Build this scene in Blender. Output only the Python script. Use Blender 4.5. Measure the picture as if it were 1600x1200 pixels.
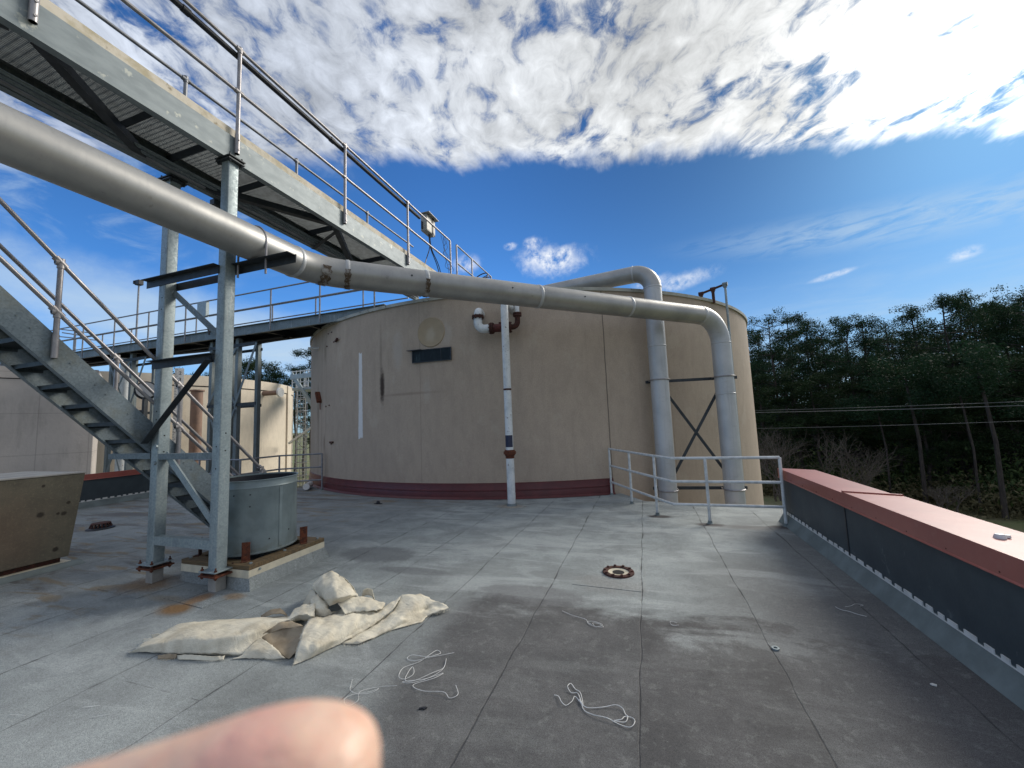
import bpy, bmesh, math, random
import numpy as np
from mathutils import Vector, Matrix
from math import sin, cos, pi, radians, sqrt, atan2, hypot

random.seed(7)
rng = np.random.default_rng(7)
scene = bpy.context.scene
for o in list(bpy.data.objects):
    bpy.data.objects.remove(o)
col = scene.collection

# ------------------------------------------------------------------ camera
CAM_H = 1.75
YAW, PITCH, ROLL = .3188, .0960, -.0393
fw = Vector((-sin(YAW)*cos(PITCH), cos(YAW)*cos(PITCH), sin(PITCH)))
rt = Vector((cos(YAW), sin(YAW), 0)); up = rt.cross(fw)
R2 = rt*cos(ROLL) + up*sin(ROLL); U2 = -rt*sin(ROLL) + up*cos(ROLL)
cd = bpy.data.cameras.new('camera'); cam = bpy.data.objects.new('camera', cd); col.objects.link(cam)
m = Matrix.Identity(4)
for i in range(3):
    m[i][0] = R2[i]; m[i][1] = U2[i]; m[i][2] = -fw[i]
m[2][3] = CAM_H
cam.matrix_world = m
cd.sensor_fit = 'HORIZONTAL'; cd.sensor_width = 36; cd.lens = 613.67/1600*36
cd.clip_start = .01; cd.clip_end = 3000
cd.dof.use_dof = True; cd.dof.focus_distance = 8; cd.dof.aperture_fstop = 9
scene.camera = cam
CAMLOC = Vector((0, 0, CAM_H))

# ------------------------------------------------------------------ shader helper
class NT:
    """tiny expression builder over a node tree"""
    def __init__(s, tree): s.t = tree
    def n(s, kind, **kw):
        nd = s.t.nodes.new(kind)
        for k, v in kw.items(): setattr(nd, k, v)
        return nd
    def put(s, sock, v):
        if isinstance(v, (int, float)): sock.default_value = v
        elif isinstance(v, (tuple, list)):
            if len(v) == 3 and sock.type == 'RGBA': v = (*v, 1)
            sock.default_value = v
        else: s.t.links.new(v, sock)
    def m(s, op, a, b=0, c=0, clamp=False):
        nd = s.n('ShaderNodeMath', operation=op); nd.use_clamp = clamp
        s.put(nd.inputs[0], a); s.put(nd.inputs[1], b); s.put(nd.inputs[2], c)
        return nd.outputs[0]
    def add(s, a, b): return s.m('ADD', a, b)
    def sub(s, a, b): return s.m('SUBTRACT', a, b)
    def mul(s, a, b): return s.m('MULTIPLY', a, b)
    def div(s, a, b): return s.m('DIVIDE', a, b)
    def mx(s, a, b): return s.m('MAXIMUM', a, b)
    def mn(s, a, b): return s.m('MINIMUM', a, b)
    def ss(s, v, lo, hi, a=0., b=1.):
        nd = s.n('ShaderNodeMapRange', interpolation_type='SMOOTHSTEP')
        s.put(nd.inputs[0], v); nd.inputs[1].default_value = lo; nd.inputs[2].default_value = hi
        nd.inputs[3].default_value = a; nd.inputs[4].default_value = b
        return nd.outputs[0]
    def noise(s, vec, scale, detail=4, rough=.55, dist=0., col=False):
        nd = s.n('ShaderNodeTexNoise'); s.put(nd.inputs['Vector'], vec)
        nd.inputs['Scale'].default_value = scale; nd.inputs['Detail'].default_value = detail
        nd.inputs['Roughness'].default_value = rough; nd.inputs['Distortion'].default_value = dist
        return nd.outputs['Color' if col else 'Fac']
    def voro(s, vec, scale, feature='F1', out='Distance', rand=1.):
        nd = s.n('ShaderNodeTexVoronoi', feature=feature); s.put(nd.inputs['Vector'], vec)
        nd.inputs['Scale'].default_value = scale; nd.inputs['Randomness'].default_value = rand
        return nd.outputs[out]
    def mix(s, f, a, b, mode='MIX'):
        nd = s.n('ShaderNodeMix', data_type='RGBA', blend_type=mode)
        s.put(nd.inputs[0], f); s.put(nd.inputs[6], a); s.put(nd.inputs[7], b)
        return nd.outputs[2]
    def comb(s, x, y, z):
        nd = s.n('ShaderNodeCombineXYZ'); s.put(nd.inputs[0], x); s.put(nd.inputs[1], y); s.put(nd.inputs[2], z)
        return nd.outputs[0]
    def sep(s, v):
        nd = s.n('ShaderNodeSeparateXYZ'); s.put(nd.inputs[0], v); return nd.outputs
    def pos(s): return s.n('ShaderNodeNewGeometry').outputs['Position']
    def scl(s, v, f):
        nd = s.n('ShaderNodeVectorMath', operation='MULTIPLY'); s.put(nd.inputs[0], v); nd.inputs[1].default_value = f
        return nd.outputs[0]
    def blob(s, X, Y, cx, cy, rx, ry, soft=.5, warp=None, amt=0.):
        dx = s.div(s.sub(X, cx), rx); dy = s.div(s.sub(Y, cy), ry)
        d = s.m('SQRT', s.add(s.mul(dx, dx), s.mul(dy, dy)))
        if warp is not None: d = s.add(d, s.mul(s.sub(warp, .5), amt))
        return s.ss(d, 1-soft, 1+soft, 1, 0)
def white(v): return (v, v, v)

# ------------------------------------------------------------------ sky, sun, exposure
SUN = Vector((.512, .696, .504)).normalized()
w = bpy.data.worlds.new('World'); scene.world = w; w.use_nodes = True
w.node_tree.nodes.clear(); N = NT(w.node_tree)
sky = N.n('ShaderNodeTexSky', sky_type='NISHITA'); sky.sun_disc = False
sky.sun_elevation = math.asin(SUN.z); sky.sun_rotation = atan2(SUN.x, SUN.y)
sky.air_density = 1.0; sky.dust_density = .6; sky.ozone_density = 2.5
D = N.n('ShaderNodeTexCoord').outputs['Generated']
dx, dy, dz = N.sep(D)
zz = N.mx(dz, .04)
px = N.div(dx, zz); py = N.div(dy, zz)
P = N.comb(px, py, 0)
# the sheet of stratocumulus: everything nearer than a straight edge at cloud height
warp1 = N.noise(P, 2.2, 3, .6); warp2 = N.noise(N.scl(P, (7, 2.6, 1)), 1.0, 5, .62)
edge = N.add(N.add(1.55, N.mul(N.mn(px, 0), .38)), N.mul(N.mx(px, 0), .26))
sd = N.sub(edge, py)                                   # >0 inside the sheet
sd = N.add(sd, N.add(N.mul(N.sub(warp1, .5), .22), N.mul(N.sub(warp2, .5), .30)))
sheet = N.ss(sd, -.03, .13)
# breaks in the sheet: rippled puffs with darker hollows and blue gaps
rp = N.n('ShaderNodeVectorRotate', rotation_type='Z_AXIS'); N.put(rp.inputs['Vector'], P); rp.inputs['Angle'].default_value = radians(-20)
rpo = rp.outputs[0]
wv = N.noise(rpo, 3.0, 3, .6, 0, True)
vm = N.n('ShaderNodeVectorMath', operation='MULTIPLY_ADD'); N.put(vm.inputs[0], wv); vm.inputs[1].default_value = (.22, .22, 0); N.put(vm.inputs[2], N.scl(rpo, (1.25, .9, 1)))
q_ = vm.outputs[0]
cells = N.noise(rpo, 2.3, 5, .55, .3)
v1 = N.voro(q_, 7.5, 'SMOOTH_F1'); v2 = N.voro(q_, 17, 'SMOOTH_F1')
fbm = N.noise(q_, 11, 9, .66, .3); fine = N.noise(q_, 30, 7, .68, .3)
lump = N.add(N.add(N.mul(N.sub(.55, v1), .55), N.mul(N.sub(.5, v2), .42)), N.add(N.mul(N.sub(fbm, .5), 1.15), N.mul(N.sub(fine, .5), .36)))   # about -.3 .. .5
near_edge = N.ss(sd, .05, .6, -.03, 0); leftthin = N.ss(px, -1.5, -.5, -.10, 0)
dens = N.add(N.add(lump, N.mul(N.sub(cells, .5), .95)), N.add(near_edge, leftthin))
holes = N.ss(dens, -.34, .08)
cov = N.mul(sheet, holes)
lf = N.ss(N.add(px, N.mul(warp1, .9)), -1.9, -.9, .25, 1)
cov = N.mul(cov, lf)
big = N.noise(N.scl(P, (1, .8, 1)), 1.9, 3, .5)
br = N.add(.80, N.mul(lump, .95))
br = N.mul(br, N.ss(N.add(big, N.mul(N.sub(cells, .5), .4)), .36, .66, 1.10, .76))
puff = fbm
rim = N.ss(sd, .0, .35, 1.14, 1.0)
br = N.mul(br, rim)
sdot = N.n('ShaderNodeVectorMath', operation='DOT_PRODUCT'); N.put(sdot.inputs[0], D); sdot.inputs[1].default_value = SUN
sd_ = sdot.outputs['Value']
g1 = N.ss(sd_, .72, 1.0); g2 = N.m('POWER', N.mx(sd_, 0), 90); g3 = N.m('POWER', N.mx(sd_, 0), 14)
warmth = N.ss(sd_, .3, .97)
ccol = N.mix(warmth, (.60, .66, .77), (.76, .78, .79))
CS = 5.4
ccol = N.mix(1.0, ccol, N.comb(*(3*[N.mul(br, CS)])), 'MULTIPLY')
glow = N.mul(CS, N.add(N.mul(g2, 1.5), N.mul(g3, .28)))
ccol = N.mix(1.0, ccol, N.comb(glow, N.mul(glow, .985), N.mul(glow, .93)), 'ADD')
# clear sky
skyc = N.mix(1.0, sky.outputs[0], (.21, .45, .72), 'MULTIPLY')
lb = N.ss(N.mul(dx, -1), -.35, .75, .92, 1.45)
skyc = N.mix(1.0, skyc, N.comb(lb, lb, lb), 'MULTIPLY')
hz = N.ss(dz, .0, .36, 1, 0)
skyc = N.mix(1.0, skyc, N.comb(*(3*[N.ss(dz, .15, .6, 1.0, .78)])), 'MULTIPLY')
# thin cirrus streaks, laid out by azimuth and height
az = N.m('ARCTAN2', dx, dy); el = N.m('ARCSINE', dz)
AE = N.comb(az, el, 0)
def elb(a, e, ra, re, soft=.6, rot=0., wv=None, amt=0.):
    a, e, ra, re = radians(a), radians(e), radians(ra), radians(re)
    ux = N.sub(az, a); uy = N.sub(el, e)
    X = N.add(N.mul(ux, cos(rot)), N.mul(uy, sin(rot))); Y = N.add(N.mul(ux, -sin(rot)), N.mul(uy, cos(rot)))
    return N.blob(X, Y, 0, 0, ra, re, soft, wv, amt)
cn = N.noise(N.scl(AE, (6, 26, 1)), 1.0, 6, .62, .4); cn2 = N.noise(N.scl(AE, (14, 60, 1)), 1.0, 5, .6, .6)
cb = N.noise(AE, 17, 6, .62, .2)
low = N.mul(N.ss(el, radians(3), radians(20), 1, 0), N.ss(cn, .40, .72))
band = N.mul(elb(29, 18.6, 16, 1.7, .8, -.13, cn2, .9), N.ss(cn2, .32, .66))
thinr = N.mul(N.ss(px, .0, 1., 0, 1), N.mul(N.ss(el, radians(8), radians(20), 1, 0), .10))
leftlow = elb(-56, 12.0, 22, 3.1, .7, -.18, cb, 1.0)
leftmid = N.mul(elb(-64, 26, 16, 7, .8, .2, cb, 1.2), N.ss(N.noise(N.scl(AE, (9, 20, 1)), 1.0, 6, .6, .5), .45, .75))
thin = N.add(N.mul(low, .42), N.add(N.mul(band, .55), N.mul(leftlow, .62)))
thin = N.mn(N.add(N.add(N.add(thin, thinr), N.mul(leftmid, .55)), N.mul(N.ss(el, 0, radians(19), 1, 0), .38)), .9)
pn = N.ss(N.add(N.mul(cb, .6), N.mul(N.noise(AE, 50, 6, .7), .4)), .38, .60)
puffs = elb(-11.6, 22.6, 4.2, 1.7, .6, -.04, cb, 2.6)
for a, e, ra, re in [(-9.6, 23.2, 1.6, 1.1), (-14.3, 24.9, 1.1, .8), (-17.6, 24.8, .8, .4), (-24.3, 22.6, 2.0, 1.0), (6, 17.6, 3.6, .9), (22.2, 14.9, 1.9, .3), (32.1, 14.1, 1.0, .5), (2.5, 18.1, 2.0, .8)]:
    puffs = N.mx(puffs, N.mul(elb(a, e, ra, re, .6, .12, cb, 2.0), .9 if e > 23 else .62))
skyc = N.mix(1.0, skyc, N.comb(*(3*[N.ss(sd_, .55, 1.0, 1.0, .62)])), 'MULTIPLY')
skyc = N.mix(thin, skyc, (2.8, 3.6, 4.4))
skyc = N.mix(N.mul(puffs, pn), skyc, (5.0, 5.2, 5.5))
fin = N.mix(cov, skyc, ccol)
fin = N.mix(N.ss(dz, -.03, .0), (.5, .55, .5), fin)
bg = N.n('ShaderNodeBackground'); N.put(bg.inputs[0], fin); bg.inputs[1].default_value = .105
wo = N.n('ShaderNodeOutputWorld'); w.node_tree.links.new(bg.outputs[0], wo.inputs[0])

sl = bpy.data.lights.new('sun', 'SUN'); sl.energy = 1.7; sl.angle = radians(22); sl.color = (1, .93, .82)
so = bpy.data.objects.new('sun', sl); col.objects.link(so)
so.rotation_euler = SUN.to_track_quat('Z', 'Y').to_euler()
scene.view_settings.view_transform = 'Standard'; scene.view_settings.look = 'None'
scene.view_settings.exposure = 0.86; scene.view_settings.gamma = 1

# ------------------------------------------------------------------ materials
def newmat(name):
    mt = bpy.data.materials.new(name); mt.use_nodes = True
    n = NT(mt.node_tree); b = mt.node_tree.nodes['Principled BSDF']
    return mt, n, b
def bump(n, b, h, strength=.3, dist=.01):
    bn = n.n('ShaderNodeBump'); bn.inputs['Strength'].default_value = strength; bn.inputs['Distance'].default_value = dist
    n.put(bn.inputs['Height'], h); n.t.links.new(bn.outputs[0], b.inputs['Normal'])
def simple(name, c1, c2=None, rough=.6, metal=0., scale=6, detail=6, c3=None, t3=.62, s3=18, bmp=.15, bs=60, aniso=(1, 1, 1), lo=.35, hi=.65, rr=.12):
    mt, n, b = newmat(name); p = n.pos()
    c2 = c2 or tuple(v*.75 for v in c1)
    f = n.ss(n.noise(n.scl(p, aniso), scale, detail, .6), lo, hi)
    c = n.mix(f, c1, c2)
    if c3:
        q = n.ss(n.noise(p, s3, 7, .65), t3, t3+.07); c = n.mix(q, c, c3)
    n.put(b.inputs['Base Color'], c)
    rn = n.noise(p, scale*3, 4, .6); n.put(b.inputs['Roughness'], n.add(rough-rr/2, n.mul(rn, rr)))
    b.inputs['Metallic'].default_value = metal
    if bmp: bump(n, b, n.noise(p, bs, 4, .6), bmp, .004)
    return mt

def galv(name, c1, c2, metal=.35, rough=.5, sc=70, dirt=.25):
    mt, n, b = newmat(name); p = n.pos()
    sp = n.voro(p, sc, out='Color'); g = n.sep(sp)[0]
    c = n.mix(n.add(.15, n.mul(g, .6)), c1, c2)
    c = n.mix(n.mul(n.ss(n.noise(p, 3.5, 6, .65), .45, .72), dirt), c, tuple(v*.45 for v in c2))
    st = n.noise(n.scl(p, (14, 14, 1.2)), 1.6, 5, .6)
    c = n.mix(n.mul(n.ss(st, .55, .75), dirt), c, (.55, .56, .53))
    n.put(b.inputs['Base Color'], c); b.inputs['Metallic'].default_value = metal
    n.put(b.inputs['Roughness'], n.add(rough-.08, n.mul(g, .18)))
    return mt
M = {}
M['galv'] = galv('galvanised_steel', (.34, .40, .41), (.22, .27, .29), .3, .48, 55, .35)
M['galv_dark'] = galv('weathered_galvanised_steel', (.20, .24, .25), (.13, .16, .175), .3, .55, 60, .35)
M['angle'] = simple('dark_angle_steel', (.042, .05, .058), (.026, .032, .038), .55, .3, 9)
M['channel'] = simple('walkway_channel_steel', (.25, .29, .305), (.185, .22, .235), .55, .2, 3, 7, (.42, .44, .40), .60, 6, .1, 50, (1, 1, 3))
M['rail'] = simple('aluminium_handrail', (.36, .345, .35), (.27, .26, .27), .42, .55, 8)
M['rail_far'] = simple('grey_handrail', (.28, .29, .31), (.2, .21, .23), .5, .4, 8)
M['rail_white'] = simple('pale_painted_rail', (.62, .64, .64), (.48, .50, .50), .5, .1, 12, 6, (.30, .27, .23), .68, 30)
M['fit'] = simple('rail_fitting', (.40, .38, .38), (.3, .285, .29), .45, .5, 14)
M['black'] = simple('black_metal', (.012, .014, .02), (.02, .022, .028), .5, 0, 10)
M['black_hole'] = simple('dark_opening', (.006, .006, .007), (.01, .01, .01), .9, 0, 10)
M['grate'] = simple('grating_steel', (.22, .25, .26), (.16, .18, .19), .55, .3, 10)
M['rust'] = simple('rusty_steel', (.16, .045, .02), (.07, .025, .015), .85, .1, 22, 8, (.33, .13, .04), .6, 40, .6, 90)
M['rust_dark'] = simple('dark_rust', (.085, .028, .02), (.04, .018, .014), .85, .1, 22, 8, (.18, .07, .03), .6, 40, .6, 90)
M['red_iron'] = simple('red_primed_iron', (.12, .025, .02), (.07, .02, .018), .7, .1, 24, 8, (.02, .015, .014), .58, 30, .5, 80)
M['white'] = simple('white_plastic', (.72, .72, .70), (.6, .6, .58), .5, 0, 12)
M['red_metal'] = simple('maroon_flashing', (.115, .022, .024), (.085, .018, .02), .45, 0, 5, 5, (.16, .06, .055), .64, 20)
M['plywood'] = simple('weathered_timber', (.16, .105, .05), (.09, .065, .035), .75, 0, 5, 7, None, .6, 18, .4, 60, (1, 8, 8))
M['cream'] = simple('cream_flashing', (.66, .60, .46), (.52, .48, .38), .55, 0, 6, 6, (.22, .15, .09), .66, 20)
M['drum'] = None
M['wire'] = simple('power_cable', (.12, .125, .125), (.09, .095, .095), .6, 0, 3)
M['bark'] = simple('pine_bark', (.06, .048, .042), (.03, .025, .022), .9, 0, 4, 8, None, .6, 18, .6, 30, (3, 3, .6))
M['twig'] = simple('bare_twigs', (.12, .10, .082), (.075, .062, .052), .9, 0, 4, 5, bmp=0)
M['string'] = simple('white_thread', (.82, .82, .80), (.7, .7, .68), .8, 0, 20, bmp=0)
M['insul'] = simple('cable_insulation', (.025, .025, .03), (.035, .035, .04), .5, 0, 20, bmp=0)
M['boxgrey'] = simple('grey_enclosure', (.34, .34, .31), (.24, .24, .22), .5, .1, 8, 6, (.12, .1, .08), .62, 22)
M['concrete'] = simple('concrete', (.36, .35, .32), (.26, .255, .24), .85, 0, 5, 8, None, .6, 18, .4, 50)

M['brownp'] = simple('brown_pipe_paint', (.27, .17, .12), (.2, .13, .10), .7, 0, 3)
def mk_pipe():       # brushed aluminium jacket, smudged, with dark stain marks
    mt, n, b = newmat('aluminium_pipe'); p = n.pos()
    f = n.noise(p, 1.7, 6, .6); s = n.noise(n.scl(p, (30, 30, 1.5)), 1.0, 5, .6)
    c = n.mix(n.ss(f, .35, .7), (.40, .395, .38), (.30, .30, .295))
    c = n.mix(n.mul(n.ss(s, .5, .75), .3), c, (.26, .26, .27))
    spots = n.ss(n.noise(p, 9, 4, .6), .72, .76); c = n.mix(n.mul(spots, .6), c, (.12, .11, .11))
    d2 = n.ss(n.noise(p, 5.5, 9, .75), .60, .72); c = n.mix(n.mul(d2, .55), c, (.15, .14, .125))
    n.put(b.inputs['Base Color'], c); b.inputs['Metallic'].default_value = .55
    n.put(b.inputs['Roughness'], n.add(.33, n.mul(f, .22)))
    bump(n, b, n.noise(p, 3, 3, .5), .12, .02)
    return mt
M['pipe'] = mk_pipe()
def mk_pipe2():
    mt, n, b = newmat('dull_white_pipe'); p = n.pos()
    f = n.noise(p, 1.7, 6, .6); s = n.noise(n.scl(p, (20, 20, 1.0)), 1.0, 6, .65)
    c = n.mix(n.ss(f, .35, .7), (.50, .51, .52), (.40, .415, .43))
    c = n.mix(n.mul(n.ss(s, .52, .74), .4), c, (.25, .26, .26))
    h = n.noise(n.scl(p, (3, 3, 14)), 1.0, 7, .7); c = n.mix(n.mul(n.ss(h, .58, .72), .4), c, (.22, .22, .21))
    n.put(b.inputs['Base Color'], c); b.inputs['Metallic'].default_value = .25
    b.inputs['Roughness'].default_value = .45
    return mt
M['pipe2'] = mk_pipe2()
def mk_whitepipe():
    mt, n, b = newmat('chipped_white_paint'); p = n.pos()
    c = n.mix(n.ss(n.noise(p, 6, 6, .6), .4, .7), (.70, .73, .74), (.54, .58, .60))
    q = n.ss(n.noise(p, 16, 8, .72), .60, .65); c = n.mix(q, c, (.10, .06, .04))
    q2 = n.ss(n.noise(n.scl(p, (14, 14, 2)), 1, 6, .65), .60, .74); c = n.mix(n.mul(q2, .6), c, (.30, .24, .16))
    n.put(b.inputs['Base Color'], c); b.inputs['Roughness'].default_value = .5
    return mt
M['wpaint'] = mk_whitepipe()
def mk_drum():
    mt, n, b = newmat('painted_sheet_metal'); p = n.pos()
    f = n.noise(p, 4, 6, .6)
    c = n.mix(n.ss(f, .35, .7), (.20, .25, .262), (.145, .185, .195))
    s = n.noise(n.scl(p, (9, 9, .8)), 1, 6, .65); c = n.mix(n.mul(n.ss(s, .55, .72), .45), c, (.09, .12, .13))
    z = n.sep(p)[2]; lowd = n.mul(n.ss(z, .3, .5, 1, 0), n.ss(n.noise(p, 9, 6, .7), .35, .65))
    c = n.mix(n.mul(lowd, .5), c, (.12, .12, .09))
    n.put(b.inputs['Base Color'], c); b.inputs['Roughness'].default_value = .42; b.inputs['Metallic'].default_value = .15
    return mt
M['drum'] = mk_drum()
def mk_stair():
    mt, n, b = newmat('stair_galvanised'); p = n.pos()
    g = n.sep(n.voro(p, 60, out='Color'))[0]
    c = n.mix(g, (.19, .235, .265), (.13, .17, .195))
    c = n.mix(n.mul(n.ss(n.noise(p, 3, 6, .65), .45, .68), .5), c, (.15, .15, .105))
    c = n.mix(n.mul(n.ss(n.noise(p, 7, 6, .65), .55, .7), .35), c, (.33, .36, .37))
    n.put(b.inputs['Base Color'], c); b.inputs['Roughness'].default_value = .55; b.inputs['Metallic'].default_value = .25
    return mt
M['stair'] = mk_stair()

def mk_tank(name, ca, cb_, cx, cy, seams=(), stains=True):
    mt, n, b = newmat(name); p = n.pos(); X, Y, Z = n.sep(p)
    ang = n.m('ARCTAN2', n.sub(X, cx), n.sub(cy, Y)); S = n.mul(ang, 8.84)
    sp = n.comb(S, Z, 0)
    c = n.mix(n.ss(n.noise(sp, .55, 6, .6), .35, .68), ca, cb_)
    mott = n.noise(n.scl(sp, (1, .35, 1)), 5, 7, .65); c = n.mix(n.mul(n.ss(mott, .42, .64), .28), c, tuple(v*.68 for v in ca)); gn_ = n.noise(p, 60, 4, .7); c = n.mix(1.0, c, n.comb(*(3*[n.ss(gn_, .25, .75, .84, 1.14)])), 'MULTIPLY')
    drip = n.noise(n.scl(sp, (9, .5, 1)), 1.0, 6, .65)
    c = n.mix(n.mul(n.ss(drip, .56, .74), .2), c, tuple(v*.62 for v in cb_))
    pale = n.noise(n.scl(sp, (1.2, .8, 1)), 1.1, 8, .7); c = n.mix(n.mul(n.ss(pale, .56, .66), .30), c, (.50, .44, .36))
    topd = n.mul(n.ss(Z, 3.9, 4.9), n.ss(n.noise(n.scl(sp, (3, .6, 1)), 1.3, 6, .6), .4, .7)); c = n.mix(n.mul(topd, .3), c, tuple(v*.6 for v in ca))
    for s0, wd, dk in seams:
        wob = n.mul(n.sub(n.noise(n.comb(0, Z, 0), 1.5, 3), .5), .03)
        d = n.m('ABSOLUTE', n.sub(n.add(S, wob), s0)); c = n.mix(n.mul(n.ss(d, wd*.4, wd*1.2, 1, 0), dk), c, (.06, .05, .04))
    if stains:
        wn = n.noise(p, 14, 5, .65)
        for s0, z0, rs, rz, k, cc, so_, am in [
            (-1.38, 2.80, .075, .40, 1., (.05, .03, .02), .5, 1.0), (-1.42, 3.6, .035, .7, .35, (.09, .07, .05), .8, 1.2),
            
            (.55, 3.95, .16, .28, .35, (.5, .46, .40), .4, 1.6), (-.85, 3.68, .14, .45, .32, (.5, .47, .43), .5, 1.6),
            (-.0, 2.6, .10, .3, .22, (.5, .47, .43), .5, 1.6), (-.5, 2.55, .7, .03, .4, (.16, .12, .09), .8, 1.0),
            (-4.9, 1.5, .05, 1.6, .35, (.12, .10, .07), .9, 1.2), (-4.3, 1.32, .03, .25, .8, (.10, .05, .03), .5, 1.),
            (-4.25, 4.1, .08, .3, .4, (.11, .09, .06), .8, 1.), (-4.95, 2.45, .10, .5, .5, (.12, .09, .06), .9, 1.4)]:
            c = n.mix(n.mul(n.blob(S, Z, s0, z0, rs, rz, so_, wn, am), k), c, cc)
        ex = n.sub(n.m('ABSOLUTE', n.sub(n.add(S, n.mul(n.sub(n.noise(p, 9, 5, .65), .5), .05)), -2.22)), n.add(.066, n.mul(n.ss(Z, 1.5, 3.4, 1, 0), .022)))
        ez = n.sub(n.m('ABSOLUTE', n.sub(n.add(Z, n.mul(n.sub(n.noise(p, 14, 4, .6), .5), .16)), 2.63)), 1.15)
        c = n.mix(n.ss(n.mx(ex, ez), -.006, .008, 1, 0), c, n.mix(n.noise(p, 20, 4), (.64, .64, .64), (.76, .76, .75)))
    n.put(b.inputs['Base Color'], c); b.inputs['Roughness'].default_value = .8
    bump(n, b, n.add(n.noise(p, 25, 6, .65), n.mul(n.noise(p, 1.2, 3), 2)), .25, .01)
    return mt

def mk_roof():
    mt, n, b = newmat('granulated_roof_sheet'); p = n.pos(); X, Y, Z = n.sep(p)
    wob = n.mul(n.sub(n.noise(n.comb(0, Y, 0), 1.3, 4), .5), .07)
    u = n.div(n.add(n.sub(X, -.14), wob), .922)
    k = n.m('FLOOR', u); fr = n.sub(u, k); dist = n.mul(n.mn(fr, n.sub(1, fr)), .922)
    wn1 = n.n('ShaderNodeTexWhiteNoise', noise_dimensions='1D'); n.put(wn1.inputs['W'], k); hsh = wn1.outputs['Value']
    # joints across the sheets
    v = n.div(n.add(Y, n.mul(hsh, 9)), 4.6); fv = n.m('FRACT', v)
    vd = n.mul(n.mn(fv, n.sub(1, fv)), 4.6)
    l1 = n.noise(p, .8, 6, .6); l2 = n.noise(p, 2.4, 8, .68, .4); l3 = n.noise(n.scl(p, (.55, 1.8, 1)), 1.3, 7, .62, .8)
    # exposure of dark granules: near part and along the parapet
    wq = n.add(n.add(Y, n.mul(n.sub(l2, .5), 1.6)), n.mul(n.sub(l3, .5), 1.6)); xq = n.add(n.add(X, n.mul(n.sub(l1, .5), 1.3)), n.mul(n.sub(l3, .5), .8))
    dk = n.mul(n.ss(wq, 3.55, 4.15, 1, 0), n.ss(xq, -2.2, -1.5))
    dk2 = n.mul(n.ss(xq, -.2, 1.2), n.ss(wq, 4.4, 6.2, 1, 0))
    dk3 = n.mul(n.ss(xq, 1.0, 1.55), n.ss(wq, 6.0, 7.6, 1, .15))
    dk4 = n.mul(n.ss(xq, -3.2, -2.0, 0, .45), n.ss(wq, 2.2, 5.2, 1, 0))
    dark = n.mx(n.mx(dk, n.mul(dk2, .85)), n.mx(n.mul(dk3, .6), dk4))
    c = n.mix(n.ss(l2, .34, .66), (.295, .325, .322), (.20, .22, .22))
    c = n.mix(n.ss(l3, .47, .62, 0, .6), c, (.40, .43, .425))
    c = n.mix(n.mul(n.ss(l1, .52, .66), .35), c, (.16, .175, .17))
    darkc = n.mix(n.ss(l2, .35, .65), (.054, .054, .056), (.092, .091, .092))
    darkc = n.mix(n.mul(n.ss(xq, .9, 1.7), .55), darkc, (.066, .060, .064))
    darkc = n.mix(n.mul(n.ss(l3, .5, .66), .5), darkc, (.14, .145, .143)); mo = n.noise(p, 11, 6, .7); darkc = n.mix(n.mul(n.ss(mo, .53, .66), .45), darkc, (.17, .175, .168))
    c = n.mix(dark, c, darkc)
    # left part: duller, darker area, olive and purple run-off streaks
    lw = n.mul(n.ss(xq, -4.8, -3.6, 1, 0), n.ss(wq, 2.35, 2.75))
    pale_l = n.mul(n.ss(xq, -3.2, -2.4, 1, 0), n.ss(wq, 2.4, 3.0, 1, 0)); c = n.mix(n.mul(pale_l, .25), c, (.36, .38, .385))
    c = n.mix(n.mul(lw, .42), c, (.135, .15, .16))
    run = n.noise(n.scl(p, (.5, 2.2, 1)), 1.0, 7, .65, .6)
    c = n.mix(n.mul(n.mul(n.ss(X, -6, -7, 0, 1), n.ss(run, .48, .62)), .75), c, (.09, .08, .075))
    c = n.mix(n.mul(n.mul(n.ss(X, -5.5, -7, 0, 1), n.ss(run, .56, .66, 0, 1)), .0), c, (.2, .14, .07))
    run2 = n.noise(n.scl(p, (.7, 3, 1)), 1.4, 6, .6, .8)
    c = n.mix(n.mul(n.mul(n.ss(X, -4.8, -6.5, 0, 1), n.ss(run2, .54, .64)), .8), c, (.20, .15, .085))
    far = n.mul(n.ss(Y, 6.8, 8.3), n.ss(X, -3.4, -4.5, 0, 1)); c = n.mix(n.mul(n.mul(far, n.ss(run2, .45, .65)), .6), c, (.17, .125, .075))
    # tide marks and puddle stains
    wn = n.noise(p, 7, 6, .65)
    def st(cx, cy, rx, ry, cc, kk, so_=.35, am=1.0):
        nonlocal c
        c = n.mix(n.mul(n.blob(X, Y, cx, cy, rx, ry, so_, wn, am), kk), c, cc)
    st(-1.0, 4.55, .38, .12, (.19, .205, .205), .8, .12, .6); st(-1.2, 4.0, .55, .22, (.10, .10, .105), .6, .2, .8)
    st(-3.6, 4.75, .55, .30, (.13, .14, .145), .8, .2, .8); st(-2.75, 4.3, .5, .10, (.11, .115, .12), .6, .25, .8)
    st(-.45, 4.45, .35, .22, (.22, .22, .21), .6, .4, 1.2); st(-.15, 5.0, .5, .5, (.30, .33, .33), .4, .3, .8)
    st(-4.62, 2.86, .13, .09, (.24, .12, .035), .95, .3, .9); st(-4.62, 2.86, .20, .13, (.19, .115, .05), .6, .4, .9)
    st(-4.62, 3.08, .10, .14, (.22, .12, .05), .8, .4, 1.2); st(-5.70, 3.22, .30, .22, (.20, .125, .06), .75, .5, 1.3)
    st(-4.3, 3.22, .12, .07, (.22, .14, .07), .7, .5, 1.2); st(-5.0, 3.0, .3, .06, (.24, .18, .10), .4, .6, 1.2)
    st(-2.75, 7.9, .30, .16, (.30, .24, .17), .6, .5, 1.0)
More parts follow.
